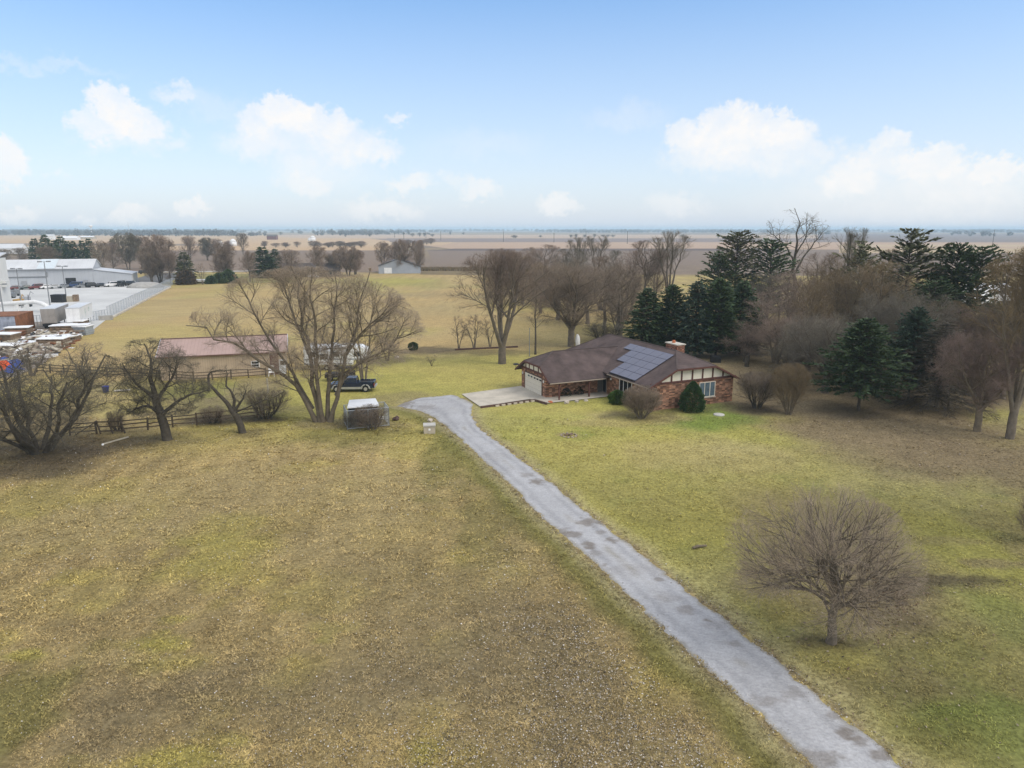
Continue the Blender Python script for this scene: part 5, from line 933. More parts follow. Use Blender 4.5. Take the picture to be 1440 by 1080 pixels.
for (px, py, kd, c, lb) in [(24, 407.4, 'car', 'car_maroon', 'maroon sedan at the left end of the parked row'), (37, 407, 'car', 'car_green', 'dark green sedan beside the maroon sedan'), (51, 406.6, 'suv', 'car_maroon', 'maroon suv third in the parked row'),
    (66.5, 406, 'car', 'car_white', 'white sedan beside a light pole'), (78.5, 405.5, 'car', 'car_silver', 'silver sedan right of the white sedan'), (90, 405, 'car', 'car_grey', 'grey sedan left of the blue van'), (106, 404.4, 'van', 'car_blue', 'blue van in the parked row'),
    (117, 404.3, 'car', 'car_grey', 'dark grey car right of the blue van'), (130.5, 403.9, 'suv', 'car_black', 'dark suv in front of the open bay door'), (143, 403.4, 'car', 'car_black', 'black car in front of the annex wall'), (157, 403, 'suv', 'car_white', 'white suv at the right end of the parked row')]:
    car('parked_car', lb, px, py, a20 + random.choice((0, PI)) + random.uniform(-.1, .1) + PI / 2 * (kd != 'van') * .35, c, kd)
car('parked_car', 'black van standing alone at the annex corner', 172, 402.6, a20 + 1.4, 'car_black', 'van', None); car('parked_car', 'black suv right of the annex corner', 187, 401.8, a20, 'car_black', 'suv', None); car('parked_car', 'dark van beyond the annex beside the yard exit', 182.5, 393.5, a20, 'car_black', 'van', None); car('parked_car', 'small dark car on the far lane by the yard exit', 203, 385.2, a20, 'car_black', 'suv', None)
# white tower building and conveyor tube at the left border
x, y = at(-14, 428); tw = thing('silo_tower', 'white metal tower building at the left border of the photo', 'tower', (x, y, 0), a20)
MB().box(-5, 3.0, 0, 8, -.2, 12.2).build('wall', M['steelside'], tw); MB().slab([(-5.3, -.3, 12.6), (3.3, -.3, 12.6), (3.3, 8.3, 13.6), (-5.3, 8.3, 13.6)], .3).build('roof', M['steelroof'], tw); MB().box(3.0, 4.2, 1, 4, 4.5, 6.2).build('vent_box', M['steelside'], tw)
for i in range(3): MB().box(1.2 + i * .6, 1.5 + i * .6, -.12, 0, .2, 11.5).build('wall_rib', M['rvgrey'], tw)
A_ = at(-8, 440); B_ = at(50, 437.5); C_ = at(74, 440)
pp = thing('conveyor_tube', 'white overhead conveyor tube crossing the yard in front of the parked cars', 'conveyor', (A_[0], A_[1], 0))
rel = lambda p, z: (p[0] - A_[0], p[1] - A_[1], z)
MB().tube([rel(A_, 2.0), rel(B_, 2.3), rel(((B_[0] + C_[0]) / 2, (B_[1] + C_[1]) / 2), 2.0), rel(C_, .6)], .55, 10).build('tube', M['pipe'], pp, smooth=True)
for t in (.1, .55, .8):
    q = (A_[0] + (B_[0] - A_[0]) * t, A_[1] + (B_[1] - A_[1]) * t); r_ = rel(q, 0); MB().box(r_[0] - .45, r_[0] + .45, r_[1] - .3, r_[1] + .3, -.1, 1.9).build('support', M['pipe'], pp)
def lamp(px, py, top, label, n=2):
    x, y = at(px, py); h = ht(px, py, top); o = thing('light_pole', label, 'light pole', (x, y, 0), px * .1, 'light poles of the yard'); MB().tube([(0, 0, -.1), (0, 0, h)], [.16, .09], 8).build('pole', M['lightpole'], o)
    MB().bar((-1.0, 0, h), (1.0, 0, h), .1).build('arm', M['lightpole'], o)
    for s in (-1, 1): MB().box(s * 1.0 - .45, s * 1.0 + .45, -.28, .28, h - .12, h + .18).build('lamp_head', M['lightpole'], o)
lamp(31, 433, 378, 'light pole nearest the white tower'); lamp(71, 434, 368, 'tallest light pole, in the middle of the yard'); lamp(94, 424, 374.5, 'light pole right of the tallest one'); lamp(6, 447, 400, 'short light pole at the left border')
# chain link fence along the yard
def wirefence(a, b, h, label, n, name='chain_link_fence', mesh_col='galv', dense=.22):
    o = thing(name, label, 'fence', (a[0], a[1], 0)); dx_, dy_ = b[0] - a[0], b[1] - a[1]
    for i in range(n + 1):
        t = i / n; MB().tube([(dx_ * t, dy_ * t, -.1), (dx_ * t, dy_ * t, h)], .05, 6).build('post', M['galv'], o)
    m_ = MB(); m_.tube([(0, 0, h), (dx_, dy_, h)], .04, 5); L = math.hypot(dx_, dy_); ux, uy = dx_ / L, dy_ / L
    for i in np.arange(0, L - h * .5, dense):
        e = min(i + h, L); m_.bar((ux * i, uy * i, .05), (ux * e, uy * e, .05 + e - i), .012); m_.bar((ux * i, uy * i, .05 + e - i), (ux * e, uy * e, .05), .012)
    m_.build('wire_mesh', M[mesh_col], o); return o
wirefence(FENCE_A, at(243, 400.8), 2.6, 'long chain link fence between the parking lot and the tan field', 34, dense=.30)
wirefence(at(128, 452), FENCE_A, 2.0, 'short chain link fence from the white trailer to the field corner', 6)
wirefence(at(33, 462), at(58, 459), 2.4, 'chain link fence between the rusty container and the grey trailer', 5)
kk = MB(); A_, B_ = at(153, 449.5), at(240, 404); kk.bar((A_[0], A_[1], .12), (B_[0], B_[1], .12), .5, .35); tag(kk.build('concrete_kerb', M['concrete']), 'concrete kerb under the long chain link fence', 'kerb')
kk = MB(); A_, B_ = at(139, 450.5), at(159, 449.3); kk.bar((A_[0], A_[1], .45), (B_[0], B_[1], .45), .6, 1.1); tag(kk.build('retaining_wall', M['gravelpile']), 'short grey retaining wall at the near end of the long chain link fence', 'wall')
x, y = at(205, 404); gp = MB(); gp.ball((0, 0, 0), (6.5, 4.5, 1.9), 18, 10, .06); o = gp.build('gravel_pile', M['gravelpile'], smooth=True); o.location = (x, y, 0); tag(o, 'pale grey gravel pile at the far end of the parking lot', 'gravel pile')
# two trailers and the rusty container
def boxtrailer(label, px, py, rz, L, m, side):
    x, y = at(px, py); o = thing('box_trailer', label, 'trailer', (x, y, 0), rz)
    MB().box(0, 2.6, 0, L, 1.15, 4.05).build('box', M[m], o); MB().box(-.04, 2.64, -.04, L + .04, 4.05, 4.15).build('roof', M['steelroof'], o)
    d = MB(); d.box(.08, 1.27, -.05, .0, 1.25, 3.95); d.box(1.33, 2.52, -.05, .0, 1.25, 3.95); d.build('rear_door', M[side], o); MB().box(.1, 2.5, -.02, .1, .6, 1.1).build('rear_bumper', M['black'], o)
    MB().box(.4, 2.2, 1.0, L - 1, .95, 1.15).build('chassis', M['black'], o)
    for yy in (1.6, 2.9):
        for xx in (.2, 2.4): MB().tube([(xx - .15, yy, .5), (xx + .15, yy, .5)], .5, 14).build('wheel', M['tyre'], o)
    lg = MB(); [lg.bar((s, L - 2.5, 0), (s, L - 2.5, 1.0), .15) for s in (.5, 2.1)]; lg.build('landing_leg', M['black'], o); return o
t1 = boxtrailer('grey box trailer left of the white trailer in the scrap yard', 60, 463, math.radians(19), 11, 'trailergrey', 'trailergrey')
t2 = boxtrailer('white box trailer with pale markings beside the grey trailer', 95, 461.5, math.radians(19), 11.5, 'trailer', 'rvwhite')
mk_ = MB()
for (yy, zz, w_, h_) in ((4.2, 3.0, .12, 1.1), (4.6, 2.4, .12, 1.1), (5.2, 3.1, .12, .9), (7.5, 3.4, 1.0, .14), (7.5, 3.1, .9, .14), (7.4, 2.8, .7, .12)): mk_.box(2.6, 2.612, yy, yy + w_, zz - h_ / 2, zz + h_ / 2)
mk_.build('side_marking', mat('faded_green_marking', (.30, .42, .38), .6, .1), t2)
x, y = at(0, 470); cn = thing('shipping_container', 'rusty blue grey shipping container at the left border of the scrap yard', 'container', (x, y, 0), math.radians(14))
MB().box(-3.5, 2.9, 0, 9, 0, 3.4).build('wall', M['containerblue'], cn); MB().box(2.9, 2.96, .02, 8.98, .02, 3.38).build('side_wall', M['rust'], cn); MB().box(-3.55, 3.0, -.06, 9.05, 3.4, 3.5).build('roof', M['rust'], cn)
for i in range(8): MB().box(-3.2 + i * .8, -3.1 + i * .8, -.07, 0, .1, 3.3).build('rib', M['containerblue'], cn)
# stacks in the scrap yard
STK = [(62, 478, 34, 'pallet', 'white', 'brown stack with a white top below the grey trailer'), (88, 470, 26, 'pallet', 'white', 'white topped stack at the foot of the white trailer'), (97, 461.5, 22, 'crateyellow', 'white', 'yellow crate with white top behind the white trailer'),
       (110, 460, 22, 'pallet', 'white', 'brown crate at the rear of the white trailer'), (104, 470, 40, 'pallet', 'rvwhite', 'wide brown stack under a pale sheet near the field edge'), (118, 470, 20, 'galv', 'white', 'grey green bin on the field edge of the scrap yard'),
       (92, 478, 36, 'pallet', 'rvwhite', 'low pale sheeted stack in the middle of the scrap yard'), (28, 474, 30, 'pallet', 'white', 'white topped stack beside the rusty container'), (8, 482, 34, 'pallet', 'white', 'white topped stack at the left border'),
       (22, 478, 20, 'rust', 'rust', 'dark rusty drum crate beside the container'), (40, 486, 40, 'pallet', 'rvwhite', 'flat sheeted stack left of the brush'), (10, 494, 40, 'scrap', 'white', 'long pale heap of boards at the left border'), (76, 488, 36, 'pallet', 'white', 'white bagged stack behind the brush'), (12, 474, 14, 'crateyellow', 'crateyellow', 'small yellow crate in front of the container')]
for i, (px, py, w_, m, t, lb) in enumerate(STK):
    x, y = at(px, py); k = ppm(px, py); W = w_ / k; o = thing('pallet_stack', lb, 'stack', (x, y, 0), .1 + .2 * math.sin(i * 2.1), 'stacks in the scrap yard'); h = 1.3 + .7 * ((i * 37) % 10) / 10 - (.6 if 'low' in lb or 'flat' in lb or 'long' in lb else 0); D_ = min(W, 2.6)
    b = MB(); nl = 5
    for j in range(nl): z = h * j / nl; e = .06 * ((j * 7 + i) % 3); b.box(-W / 2 + e, W / 2 - e, -D_ / 2 + e, D_ / 2 - e, z + .05, z + h / nl - .03); b.box(-W / 2 + .15, -W / 2 + .3, -D_ / 2 + .1, D_ / 2 - .1, z - .03, z + .05); b.box(W / 2 - .3, W / 2 - .15, -D_ / 2 + .1, D_ / 2 - .1, z - .03, z + .05)
    b.build('load', M[m], o); b = MB().slab([(-W / 2 - .06, -D_ / 2 - .06, h + .06), (W / 2 + .06, -D_ / 2 - .06, h + .02), (W / 2 + .06, D_ / 2 + .06, h + .1), (-W / 2 - .06, D_ / 2 + .06, h + .05)], .1).build('cover', M[t], o)
rg = random.Random(4); sb = {k: MB() for k in ('scrap', 'white', 'board', 'rust', 'black')}
for i in range(900):
    px = rg.uniform(-40, 112); py = rg.uniform(468, 512)
    if py > 545 - .62 * px + rg.uniform(-6, 6): continue
    x, y = at(px, py); a = rg.uniform(0, 3.1); l = rg.uniform(.25, 1.5); z = rg.uniform(0, .9)
    sb[rg.choice(['scrap', 'scrap', 'white', 'board', 'board', 'rust', 'black'])].bar((x - l * math.cos(a), y - l * math.sin(a), max(.03, z + rg.uniform(-.3, .2))), (x + l * math.cos(a), y + l * math.sin(a), z + rg.uniform(-.2, .4)), rg.uniform(.1, .7), rg.uniform(.05, .3))
V, Fc, mi = [], [], []; sm_ = bpy.data.meshes.new('scrap_heap')
for j, (k, mb) in enumerate(sb.items()):
    b = len(V); V += mb.v; Fc += [[b + q for q in f] for f in mb.f]; mi += [j] * len(mb.f); sm_.materials.append(M[k])
sm_.from_pydata(V, [], Fc); sm_.polygons.foreach_set('material_index', mi); o = obj('scrap_heap', sm_, None); tag(o, 'jumble of boards, sheets and scrap behind the leftmost bush tree', 'scrap', kind='stuff')
def tarp(px, py, w_, m, label, seed):
    x, y = at(px, py); k = ppm(px, py); W = w_ / k; n = 14; gx_, gy_ = np.meshgrid(np.linspace(-1, 1, n), np.linspace(-1, 1, n)); zz = .95 * np.clip(1 - np.hypot(gx_, gy_) ** 2 * .8, 0, 1) * (.6 + .8 * fbm(gx_.ravel() * 3 + seed, gy_.ravel() * 3, 1.2, seed).reshape(n, n)); V = np.stack([gx_.ravel() * W / 2, gy_.ravel() * 1.6, zz.ravel() + .03], 1)
    i_ = np.arange(n * n).reshape(n, n); q = np.stack([i_[:-1, :-1], i_[:-1, 1:], i_[1:, 1:], i_[1:, :-1]], -1).reshape(-1, 4); o = obj('tarpaulin', mesh('tarpaulin', V, quads=q), M[m]); o.location = (x, y, 0); tag(o, label, 'tarp')
tarp(4, 518, 19, 'orange', 'bright orange tarpaulin heap at the left border', 3); tarp(19, 522, 14, 'tarpblue', 'blue tarpaulin right of the orange one', 4); tarp(4, 511, 14, 'tarpblue', 'blue tarpaulin behind the orange one', 5); tarp(20, 514.5, 12, 'tarpblue', 'small blue tarpaulin at the top right of the orange heap', 6)
x, y = at(83, 425); o = MB().box(-1.6, 1.6, -1, 1, -.1, 1.9).prism([(-1.7, 1.9), (1.7, 1.9), (1.5, 2.2), (-1.5, 2.2)], 'y', -1.05, 1.05).build('dumpster', M['black'], bevel=.05); o.location = (x, y, 0); tag(o, 'black dumpster standing in the parking lot', 'dumpster')
x, y = at(100, 424); o = thing('stacked_crates', 'beige crates stacked beside the right light pole', 'crate', (x, y, 0), .3); MB().box(-1.5, .6, -.8, .8, 0, 1.5).build('crate', M['beige'], o); MB().box(.7, 1.9, -.8, .8, 0, 1.9).build('crate', M['pallet'], o)
for i, (px, py, m, lb) in enumerate([(15, 419, 'car_grey', 'grey machine part standing left in the yard'), (22, 416, 'lightpole', 'pile of grey pipes by the white tower'), (36, 425, 'rvgrey', 'grey frame machine behind the conveyor tube'), (27, 430, 'crateyellow', 'yellowish pallet load behind the conveyor tube'), (40, 431, 'car_black', 'dark machine right behind the conveyor tube')]):
    x, y = at(px, py); o = thing('yard_machine', lb, 'machine', (x, y, 0), i * .5, 'equipment near the conveyor tube')
    MB().box(-1.2, 1.2, -.7, .7, .3, 1.5 + .3 * (i % 2)).build('body', M[m], o, bevel=.08); a = MB(); a.bar((.9, 0, 1.2), (1.6, 0, 2.9), .15); a.bar((1.6, 0, 2.9), (2.4, .2, 2.2), .12); a.build('arm', M[m], o)
    for s in (-.8, .8): MB().tube([(s, -.75, .35), (s, .75, .35)], .36, 10).build('wheel', M['tyre'], o)
# ================================================================== far left trees, houses, fields
G_ = 'conifers behind the warehouse'
for (px, top, w_, lb) in [(53, 334, 18, 'dark conifer at the left end of the group behind the warehouse'), (68, 329, 20, 'second conifer from the left behind the warehouse'), (80, 337, 16, 'lower conifer in the left half of the group'), (90, 331, 20, 'tallest rounded conifer in the middle of the group'), (99, 338, 16, 'low conifer right of the tallest rounded one'), (107, 338, 15, 'conifer third from the right in the group'), (119, 337, 15, 'conifer second from the right in the group'), (129, 334, 16, 'narrow dark conifer at the right end of the group')]:
    fir('farfir', px, 377, top, w_, lb, 'spruce', group=G_)
G_ = 'bare trees beyond the warehouse'
for (k, px, py, top, w_, tw, lb) in [('far', 70, 384, 345, 44, 'twig_brown', 'brown bare tree among the conifers behind the warehouse'), ('far', 145, 384, 338, 34, 'twig_brown', 'brown bare tree right of the conifer group'), ('far', 160, 381, 340, 36, 'twig_mauve', 'thin bare tree between conifers and the dark round trees'),
    ('far2', 181, 379, 326, 46, 'twig_dark', 'tall dark bare tree above the annex roof'), ('far', 200, 378, 330, 40, 'twig_mauve', 'dense dark tree right of the tall one above the annex'), ('far2', 226, 398, 328, 56, 'twig_mauve', 'big reddish bare tree at the end of the chain link fence'), ('far2', 214, 399, 345, 40, 'twig_brown', 'bare tree in front of the big reddish one'), ('far', 240, 399, 352, 40, 'twig_mauve', 'small reddish bare tree at the fence end'),
    ('far', 268, 372, 331, 32, 'twig_mauve', 'pale bare tree behind the slender fir'), ('far2', 292, 366, 333, 30, 'twig_dark', 'dark bare tree left of the white dome'), ('far', 305, 366, 335, 30, 'twig_mauve', 'mauve bare tree touching the white dome'), ('far2', 317, 396, 340, 44, 'twig_mauve', 'bare tree over dark bushes beyond the tan field'), ('far', 342, 358, 327, 22, 'twig_brown', 'lone pale tree right of the white dome'), ('sapling', 285, 400, 368, 18, 'twig_brown', 'small bare tree at the edge of the tan field'), ('far', 322, 360, 338, 18, 'twig_pink', 'reddish bare tree beneath the white dome'),
    ('far', 352, 396, 352, 34, 'twig_mauve', 'bare tree left of the dark fir pair'), ('far', 408, 392, 350, 44, 'twig_mauve', 'bare tree right of the dark fir pair'), ('far', 448, 390, 345, 40, 'twig_mauve', 'tall faint bare tree by the brown house'), ('far2', 490, 388, 345, 48, 'twig_mauve', 'spreading dark bare tree right of the brown house'), ('far2', 500, 386, 350, 34, 'twig_pink', 'reddish bare tree next to the spreading one'), ('far', 465, 388, 356, 36, 'twig_brown', 'low bare tree in front of the brown house'),
    ('far', 539, 384, 339, 30, 'twig_mauve', 'bare tree at the left corner of the pale blue barn'), ('far2', 565, 384, 335, 36, 'twig_mauve', 'tall bare tree in front of the pale blue barn'), ('far2', 589, 384, 336, 24, 'twig_mauve', 'slim bare tree right of the pale blue barn'), ('far', 553, 372, 344, 30, 'twig_mauve', 'bare tree behind the pale blue barn'), ('far', 8, 372, 350, 30, 'twig_brown', 'bare tree at the left border beyond the warehouse'), ('far', 30, 368, 348, 30, 'twig_brown', 'bare tree in front of the white vehicles'), ('far', 36, 372, 356, 16, 'twig_brown', 'small brown shrub like tree behind the warehouse roof')]:
    bare(k, px, py, top, w_, lb, 'bark', tw, group=G_)
fir('farfir', 262, 399, 353, 24, 'slender olive fir at the edge of the tan field', 'pine'); fir('farfir', 371, 390, 346, 30, 'large dark fir of the pair by the brown house', 'spruce'); fir('farfir', 389, 388, 349, 20, 'smaller fir right of the large dark fir', 'spruce'); fir('farfir', 380, 390, 360, 26, 'low dark fir under the fir pair', 'spruce_deep')
for px, py, w_, m, lb in [(262, 400, 22, 'rust_bush', 'rusty brown round bush under the slender fir'), (297, 399, 11, 'spruce', 'dark round bush left of the dark bush pair'), (308, 398, 14, 'spruce', 'dark bush under the bare tree, left one'), (322, 398, 20, 'spruce', 'dark bush under the bare tree, right one'), (394, 389, 14, 'spruce', 'dark bush by the fir pair')]:
    k = ppm(px, py); r = w_ / k / 2
    if m == 'rust_bush' and m not in M: plain('rust_bush', (.10, .07, .045), .9, .4, 1)
    leafbush('round_bush', lb, px, py, [(0, r), (r * .6, r * 1.05), (r * 1.3, r * .7), (r * 1.7, .1)], 1400, m, int(px), .8)
def house(name, label, cat, px, py, W, D, e, r, wm, rm, rz=0.2, wins=3, door=True, chim=True):
    x, y = at(px, py); o = thing(name, label, cat, (x, y, 0), rz); MB().prism([(0, -.2), (D, -.2), (D, e), (D / 2, r - .15), (0, e)], 'x', -W / 2, W / 2).build('wall', M[wm], o)
    R = MB(); R.slab([(-W / 2 - .4, -.5, e - .1), (W / 2 + .4, -.5, e - .1), (W / 2 + .4, D / 2, r), (-W / 2 - .4, D / 2, r)], .15); R.slab([(-W / 2 - .4, D / 2, r), (W / 2 + .4, D / 2, r), (W / 2 + .4, D + .5, e - .1), (-W / 2 - .4, D + .5, e - .1)], .15); ro = R.build('roof', M[rm], o)
    if chim: MB().box(-W * .3, -W * .3 + 1, D / 2 - .5, D / 2 + .5, r - .4, r + .9).build('chimney', M['farwall'], ro)
    for i in range(wins): xx = -W / 2 + W * (i + .7) / (wins + .4); MB().box(xx - .6, xx + .6, -.06, .02, 1.0, 2.1).build('window', M['glass'], o)
    if door: MB().box(W * .1 - .45, W * .1 + .45, -.07, .02, 0, 2.05).build('door', M['offwhite'], o)
    return o
house('ranch_house', 'brown ranch house with a dark roof half hidden by bare trees across the tan field', 'house', 437, 389, 24, 9, 2.8, 5.6, 'farwall', 'farroof', .15, 4)
# pale barn, gable towards the camera
x, y = at(562, 384.4); pb = thing('pale_barn', 'pale blue grey barn with its gable facing the field', 'barn', (x, y, 0), .12)
MB().prism([(-9.5, -.2), (9.5, -.2), (9.5, 3.0), (0.5, 6.2), (-2, 6.2), (-9.5, 3.4)], 'y', 0, 16).build('wall', M['palebarn'], pb)
R = MB(); R.slab([(-9.9, -.4, 3.4), (-.75, -.4, 6.6), (-.75, 16.4, 6.6), (-9.9, 16.4, 3.4)], .2); R.slab([(-.75, -.4, 6.6), (9.9, -.4, 3.0), (9.9, 16.4, 3.0), (-.75, 16.4, 6.6)], .2); R.build('roof', M['farroof'], pb); box(-7, -3.5, -.08, .02, 0, 2.6).build('door', M['rvwhite'], pb)
house('red_shed', 'small dark red farm building with flat looking roof far across the fields', 'shed', 382, 337, 18, 14, 6.5, 9.5, 'barnred', 'farroof', .1, 2, False, False)
def dome(px, py, top, w_, label, name='grain_bin'):
    x, y = at(px, py); h = ht(px, py, top); r = w_ / ppm(px, py) / 2; o = thing(name, label, 'grain bin', (x, y, 0)); lathe([(r, -.2), (r, h * .62)], 20).build('wall', M['silo'], o, smooth=True); lathe([(r * 1.03, h * .62), (r * .5, h * .9), (r * .08, h)], 20).build('roof', M['silo'], o, smooth=True)
dome(328, 346, 336, 10, 'bright white grain bin beyond the mauve trees'); dome(310, 347, 338.5, 8, 'white grain bin half hidden by a mauve tree'); dome(440, 339, 331.5, 8, 'white grain bin far across the tan field'); dome(436, 339, 334, 6, 'small bin left of the white far bin')
house('far_barn', 'white barn with grey roof at the left border beyond the warehouse', 'barn', 5, 357, 26, 16, 4.5, 8, 'silo', 'steelroof', .3, 2, False, False)
for i, (px, lb) in enumerate([(19, 'left white parked trailer in the far lot'), (28, 'middle white parked trailer in the far lot'), (42, 'right white parked trailer in the far lot')]):
    x, y = at(px, 353); o = thing('white_trailer', lb, 'trailer', (x, y, 0), .2, 'white trailers in the far lot'); MB().box(-4, 4, -1.5, 1.5, .9, 4).build('box', M['silo'], o); MB().box(-3.5, 3.5, -1.2, 1.2, .1, .9).build('chassis', M['black'], o)
house('far_farmhouse', 'white farm buildings above the conifer group', 'house', 70, 337, 14, 10, 7, 10, 'silo', 'steelroof', .2, 2, False, False); house('far_farm_shed', 'long white roofed shed right of the conifer group', 'shed', 97, 337.5, 28, 14, 4, 7, 'silo', 'quonset', .1, 0, False, False); house('far_farm_shed', 'pale shed in the tan field above the bare trees', 'shed', 122, 336, 26, 14, 4, 6, 'beige', 'quonset', .1, 0, False, False)
x, y = at(285, 398.6); o = thing('covered_boat', 'white covered boat on a trailer at the far edge of the tan field', 'boat', (x, y, 0), .1); MB().prism([(-3.6, .6), (-3.4, 1.5), (2.6, 1.6), (3.9, 1.3), (2.6, .7)], 'y', -1.1, 1.1).build('hull', M['silo'], o, bevel=.15); MB().box(-3, 2, -.9, .9, .3, .6).build('trailer_frame', M['black'], o)
x, y = at(303, 398); o = MB().prism([(-1.5, 0), (-1.5, 1.1), (1.2, 1.2), (1.6, 0)], 'y', -.8, .8).build('covered_stack', M['silo'], bevel=.1); o.location = (x, y, 0); tag(o, 'small white covered stack right of the covered boat', 'stack')
x, y = at(443, 391); o = car('parked_car', 'small white car beside the brown ranch house', 441, 390.5, .1, 'car_white', 'car', None)
# greenhouse beyond the right wood
x, y = at(1384, 424); gh = thing('poly_greenhouse', 'long white arched greenhouse behind the right wood', 'greenhouse', (x, y, 0), math.radians(4))
pf = [(5.2 * math.cos(a), 3.9 * math.sin(a) + 1.2) for a in np.linspace(0, PI, 13)]; ar = MB(); ar.prism([(5.2, -.2)] + pf + [(-5.2, -.2)], 'x', -7.5, 7.5); ar.build('cover', M['quonset'], gh); hb = MB()
for xx in np.linspace(-7.5, 7.5, 9): hb.tube([(xx, c * 1.008, z * 1.008) for c, z in pf], .07, 5)
hb.build('hoop', M['galv'], gh)
# hedgerow of small trees across the fields, poles, mast
G_ = 'small trees of the far hedgerow'
for i, px in enumerate([372, 388, 402, 418, 442, 450, 462, 468, 478, 486, 492, 498, 508, 541, 556, 566, 574, 583, 592, 600, 606]):
    bare('far' if i % 2 else 'far2', px, 348 - (max(0, px - 540) * .07), 338.5 - (max(0, px - 540) * .06) + (i * 7 % 4), 14 + (i * 5 % 7), 'small purplish tree in the hedgerow across the far fields', 'bark', 'twig_mauve', group=G_)
G_ = 'scattered far field trees'
for i, (px, py, t) in enumerate([(722, 335, 330.5), (725, 335, 331), (760, 334, 331), (803, 334.5, 330), (810, 335, 329), (822, 334.5, 330), (836, 334, 329), (848, 333.5, 330), (855, 333.5, 330), (862, 334, 330), (580, 333, 328), (590, 333, 327), (597, 333, 327), (608, 333, 329), (395, 331, 326), (1010, 335, 330), (960, 333, 330)]):
    bare('far', px, py, t, 9, 'tiny tree far out on the plain', 'bark', 'twig_dark', group=G_)
def pole(px, py, top, label, arm=True):
    x, y = at(px, py); h = ht(px, py, top); o = thing('utility_pole', label, 'utility pole', (x, y, 0), .5, 'utility poles across the plain'); r = max(.15, .35 / ppm(px, py)); MB().tube([(0, 0, -.2), (0, 0, h)], [r, r * .8], 8).build('pole', M['pole'], o)
    if arm: MB().bar((-1.3, 0, h - .8), (1.3, 0, h - .8), .2, .25).build('crossarm', M['pole'], o)
pole(1394, 357, 322, 'tall leaning utility pole above the right wood'); pole(620, 338, 325.5, 'utility pole left of the house trees'); pole(708, 340, 325.5, 'utility pole above the large forked tree'); pole(779, 341, 327.5, 'utility pole left of the far dark trees'); pole(882, 343, 325, 'utility pole right of the far dark trees'); pole(881 - 57, 336, 325, 'thin distant pole between the dark trees'); pole(599, 335, 325.5, 'distant pole right of the far wooded island'); pole(568, 336, 326, 'distant pole left of the far wooded island'); pole(555, 334, 326, 'faintest distant pole left of the wooded island'); pole(1054, 340, 323, 'pole seen between the pines')
x, y = at(182, 333); o = MB().tube([(0, 0, -.2), (0, 0, 38)], [.4, .25], 5).build('radio_mast', M['galv']); o.location = (x, y, 0); tag(o, 'thin tall radio mast on the left horizon', 'mast')
x, y = at(620 / 4.8, 331); wt = thing('water_tower', 'pale water tower on the left horizon', 'water tower', (x, y, 0)); lathe([(1.5, -.2), (1.2, 22), (4, 26)], 12).build('stem', M['silo'], wt); MB().ball((0, 0, 28.5), (6, 6, 4), 14, 8).build('tank', M['silo'], wt)
# field bands: sheets laid on the plain
def band(name, pts, c, z): return sheetpx(name, pts, z, M['ground'], (c[0] * 1.34, c[1] * 1.28, c[2] * 1.26))
band('plowed_field', [(610, 372), (1500, 374), (1500, 351), (600, 351)], (.15, .12, .095), -.02); band('stubble_field', [(640, 350.5), (1500, 351), (1500, 340.5), (560, 340.5)], (.30, .225, .16), -.015); band('plowed_field', [(600, 352.5), (1100, 352.5), (1100, 349.5), (640, 349.5)], (.10, .08, .07), .0)
band('plowed_field', [(560, 340), (1500, 341), (1500, 335.5), (520, 335.5)], (.17, .14, .125), -.012); band('stubble_field', [(420, 335), (1500, 335.2), (1500, 330), (360, 330)], (.32, .25, .18), -.01); band('plowed_field', [(1150, 340), (1560, 340), (1560, 329), (1150, 329)], (.15, .13, .12), .01)
band('stubble_field', [(1180, 356), (1500, 356), (1500, 349), (1180, 349)], (.30, .24, .15), .01); band('stubble_field', [(1180, 347), (1500, 347), (1500, 344), (1180, 344)], (.32, .26, .17), .012)
band('plowed_field', [(165, 382.5), (560, 382.5), (600, 352), (165, 352)], (.155, .12, .09), -.03); band('stubble_field', [(-80, 352), (560, 352), (540, 331), (-80, 331)], (.34, .25, .15), -.025); band('plowed_field', [(-80, 345.5), (330, 345.5), (300, 343), (-80, 341.5)], (.18, .14, .10), -.005); band('stubble_field', [(345, 347.5), (620, 345), (640, 340.5), (400, 340.5)], (.34, .26, .165), .005)
band('grass_verge', [(160, 401), (420, 397), (420, 385), (240, 385)], (.17, .155, .06), -.02); sheetpx('country_road', [(140, 384.6), (360, 381.4), (420, 380.9), (420, 380.1), (360, 380.5), (140, 382.8)], .02, M['roadpale'])
o = sheetpx('tall_grass_margin', [(590, 386), (760, 388), (760, 378), (600, 377)], -.01, M['ground'], (.19, .145, .08))
rg = np.random.default_rng(3); n = 5000; px = 590 + 180 * rg.random(n); py = 377 + 4 * rg.random(n); pts = np.array([at(a, b) for a, b in zip(px, py)]); s = .5 + .7 * rg.random(n); an = rg.random(n) * PI
V = np.stack([np.stack([pts[:, 0] - np.cos(an) * .3, pts[:, 1] - np.sin(an) * .3, np.full(n, -.1)], 1), np.stack([pts[:, 0] + np.cos(an) * .3, pts[:, 1] + np.sin(an) * .3, np.full(n, -.1)], 1), np.stack([pts[:, 0] + rg.normal(0, .3, n), pts[:, 1] + rg.normal(0, .3, n), s], 1)], 1).reshape(-1, 3)
o = obj('tall_grass', mesh('tall_grass', V, tris=np.arange(3 * n).reshape(-1, 3), col=np.repeat(np.array((.20, .15, .085)) * (.6 + .6 * rg.random((n, 1))), 3, 0)), M['grass']); tag(o, 'brown tall grass margin at the far end of the tan field', 'grass', kind='stuff')
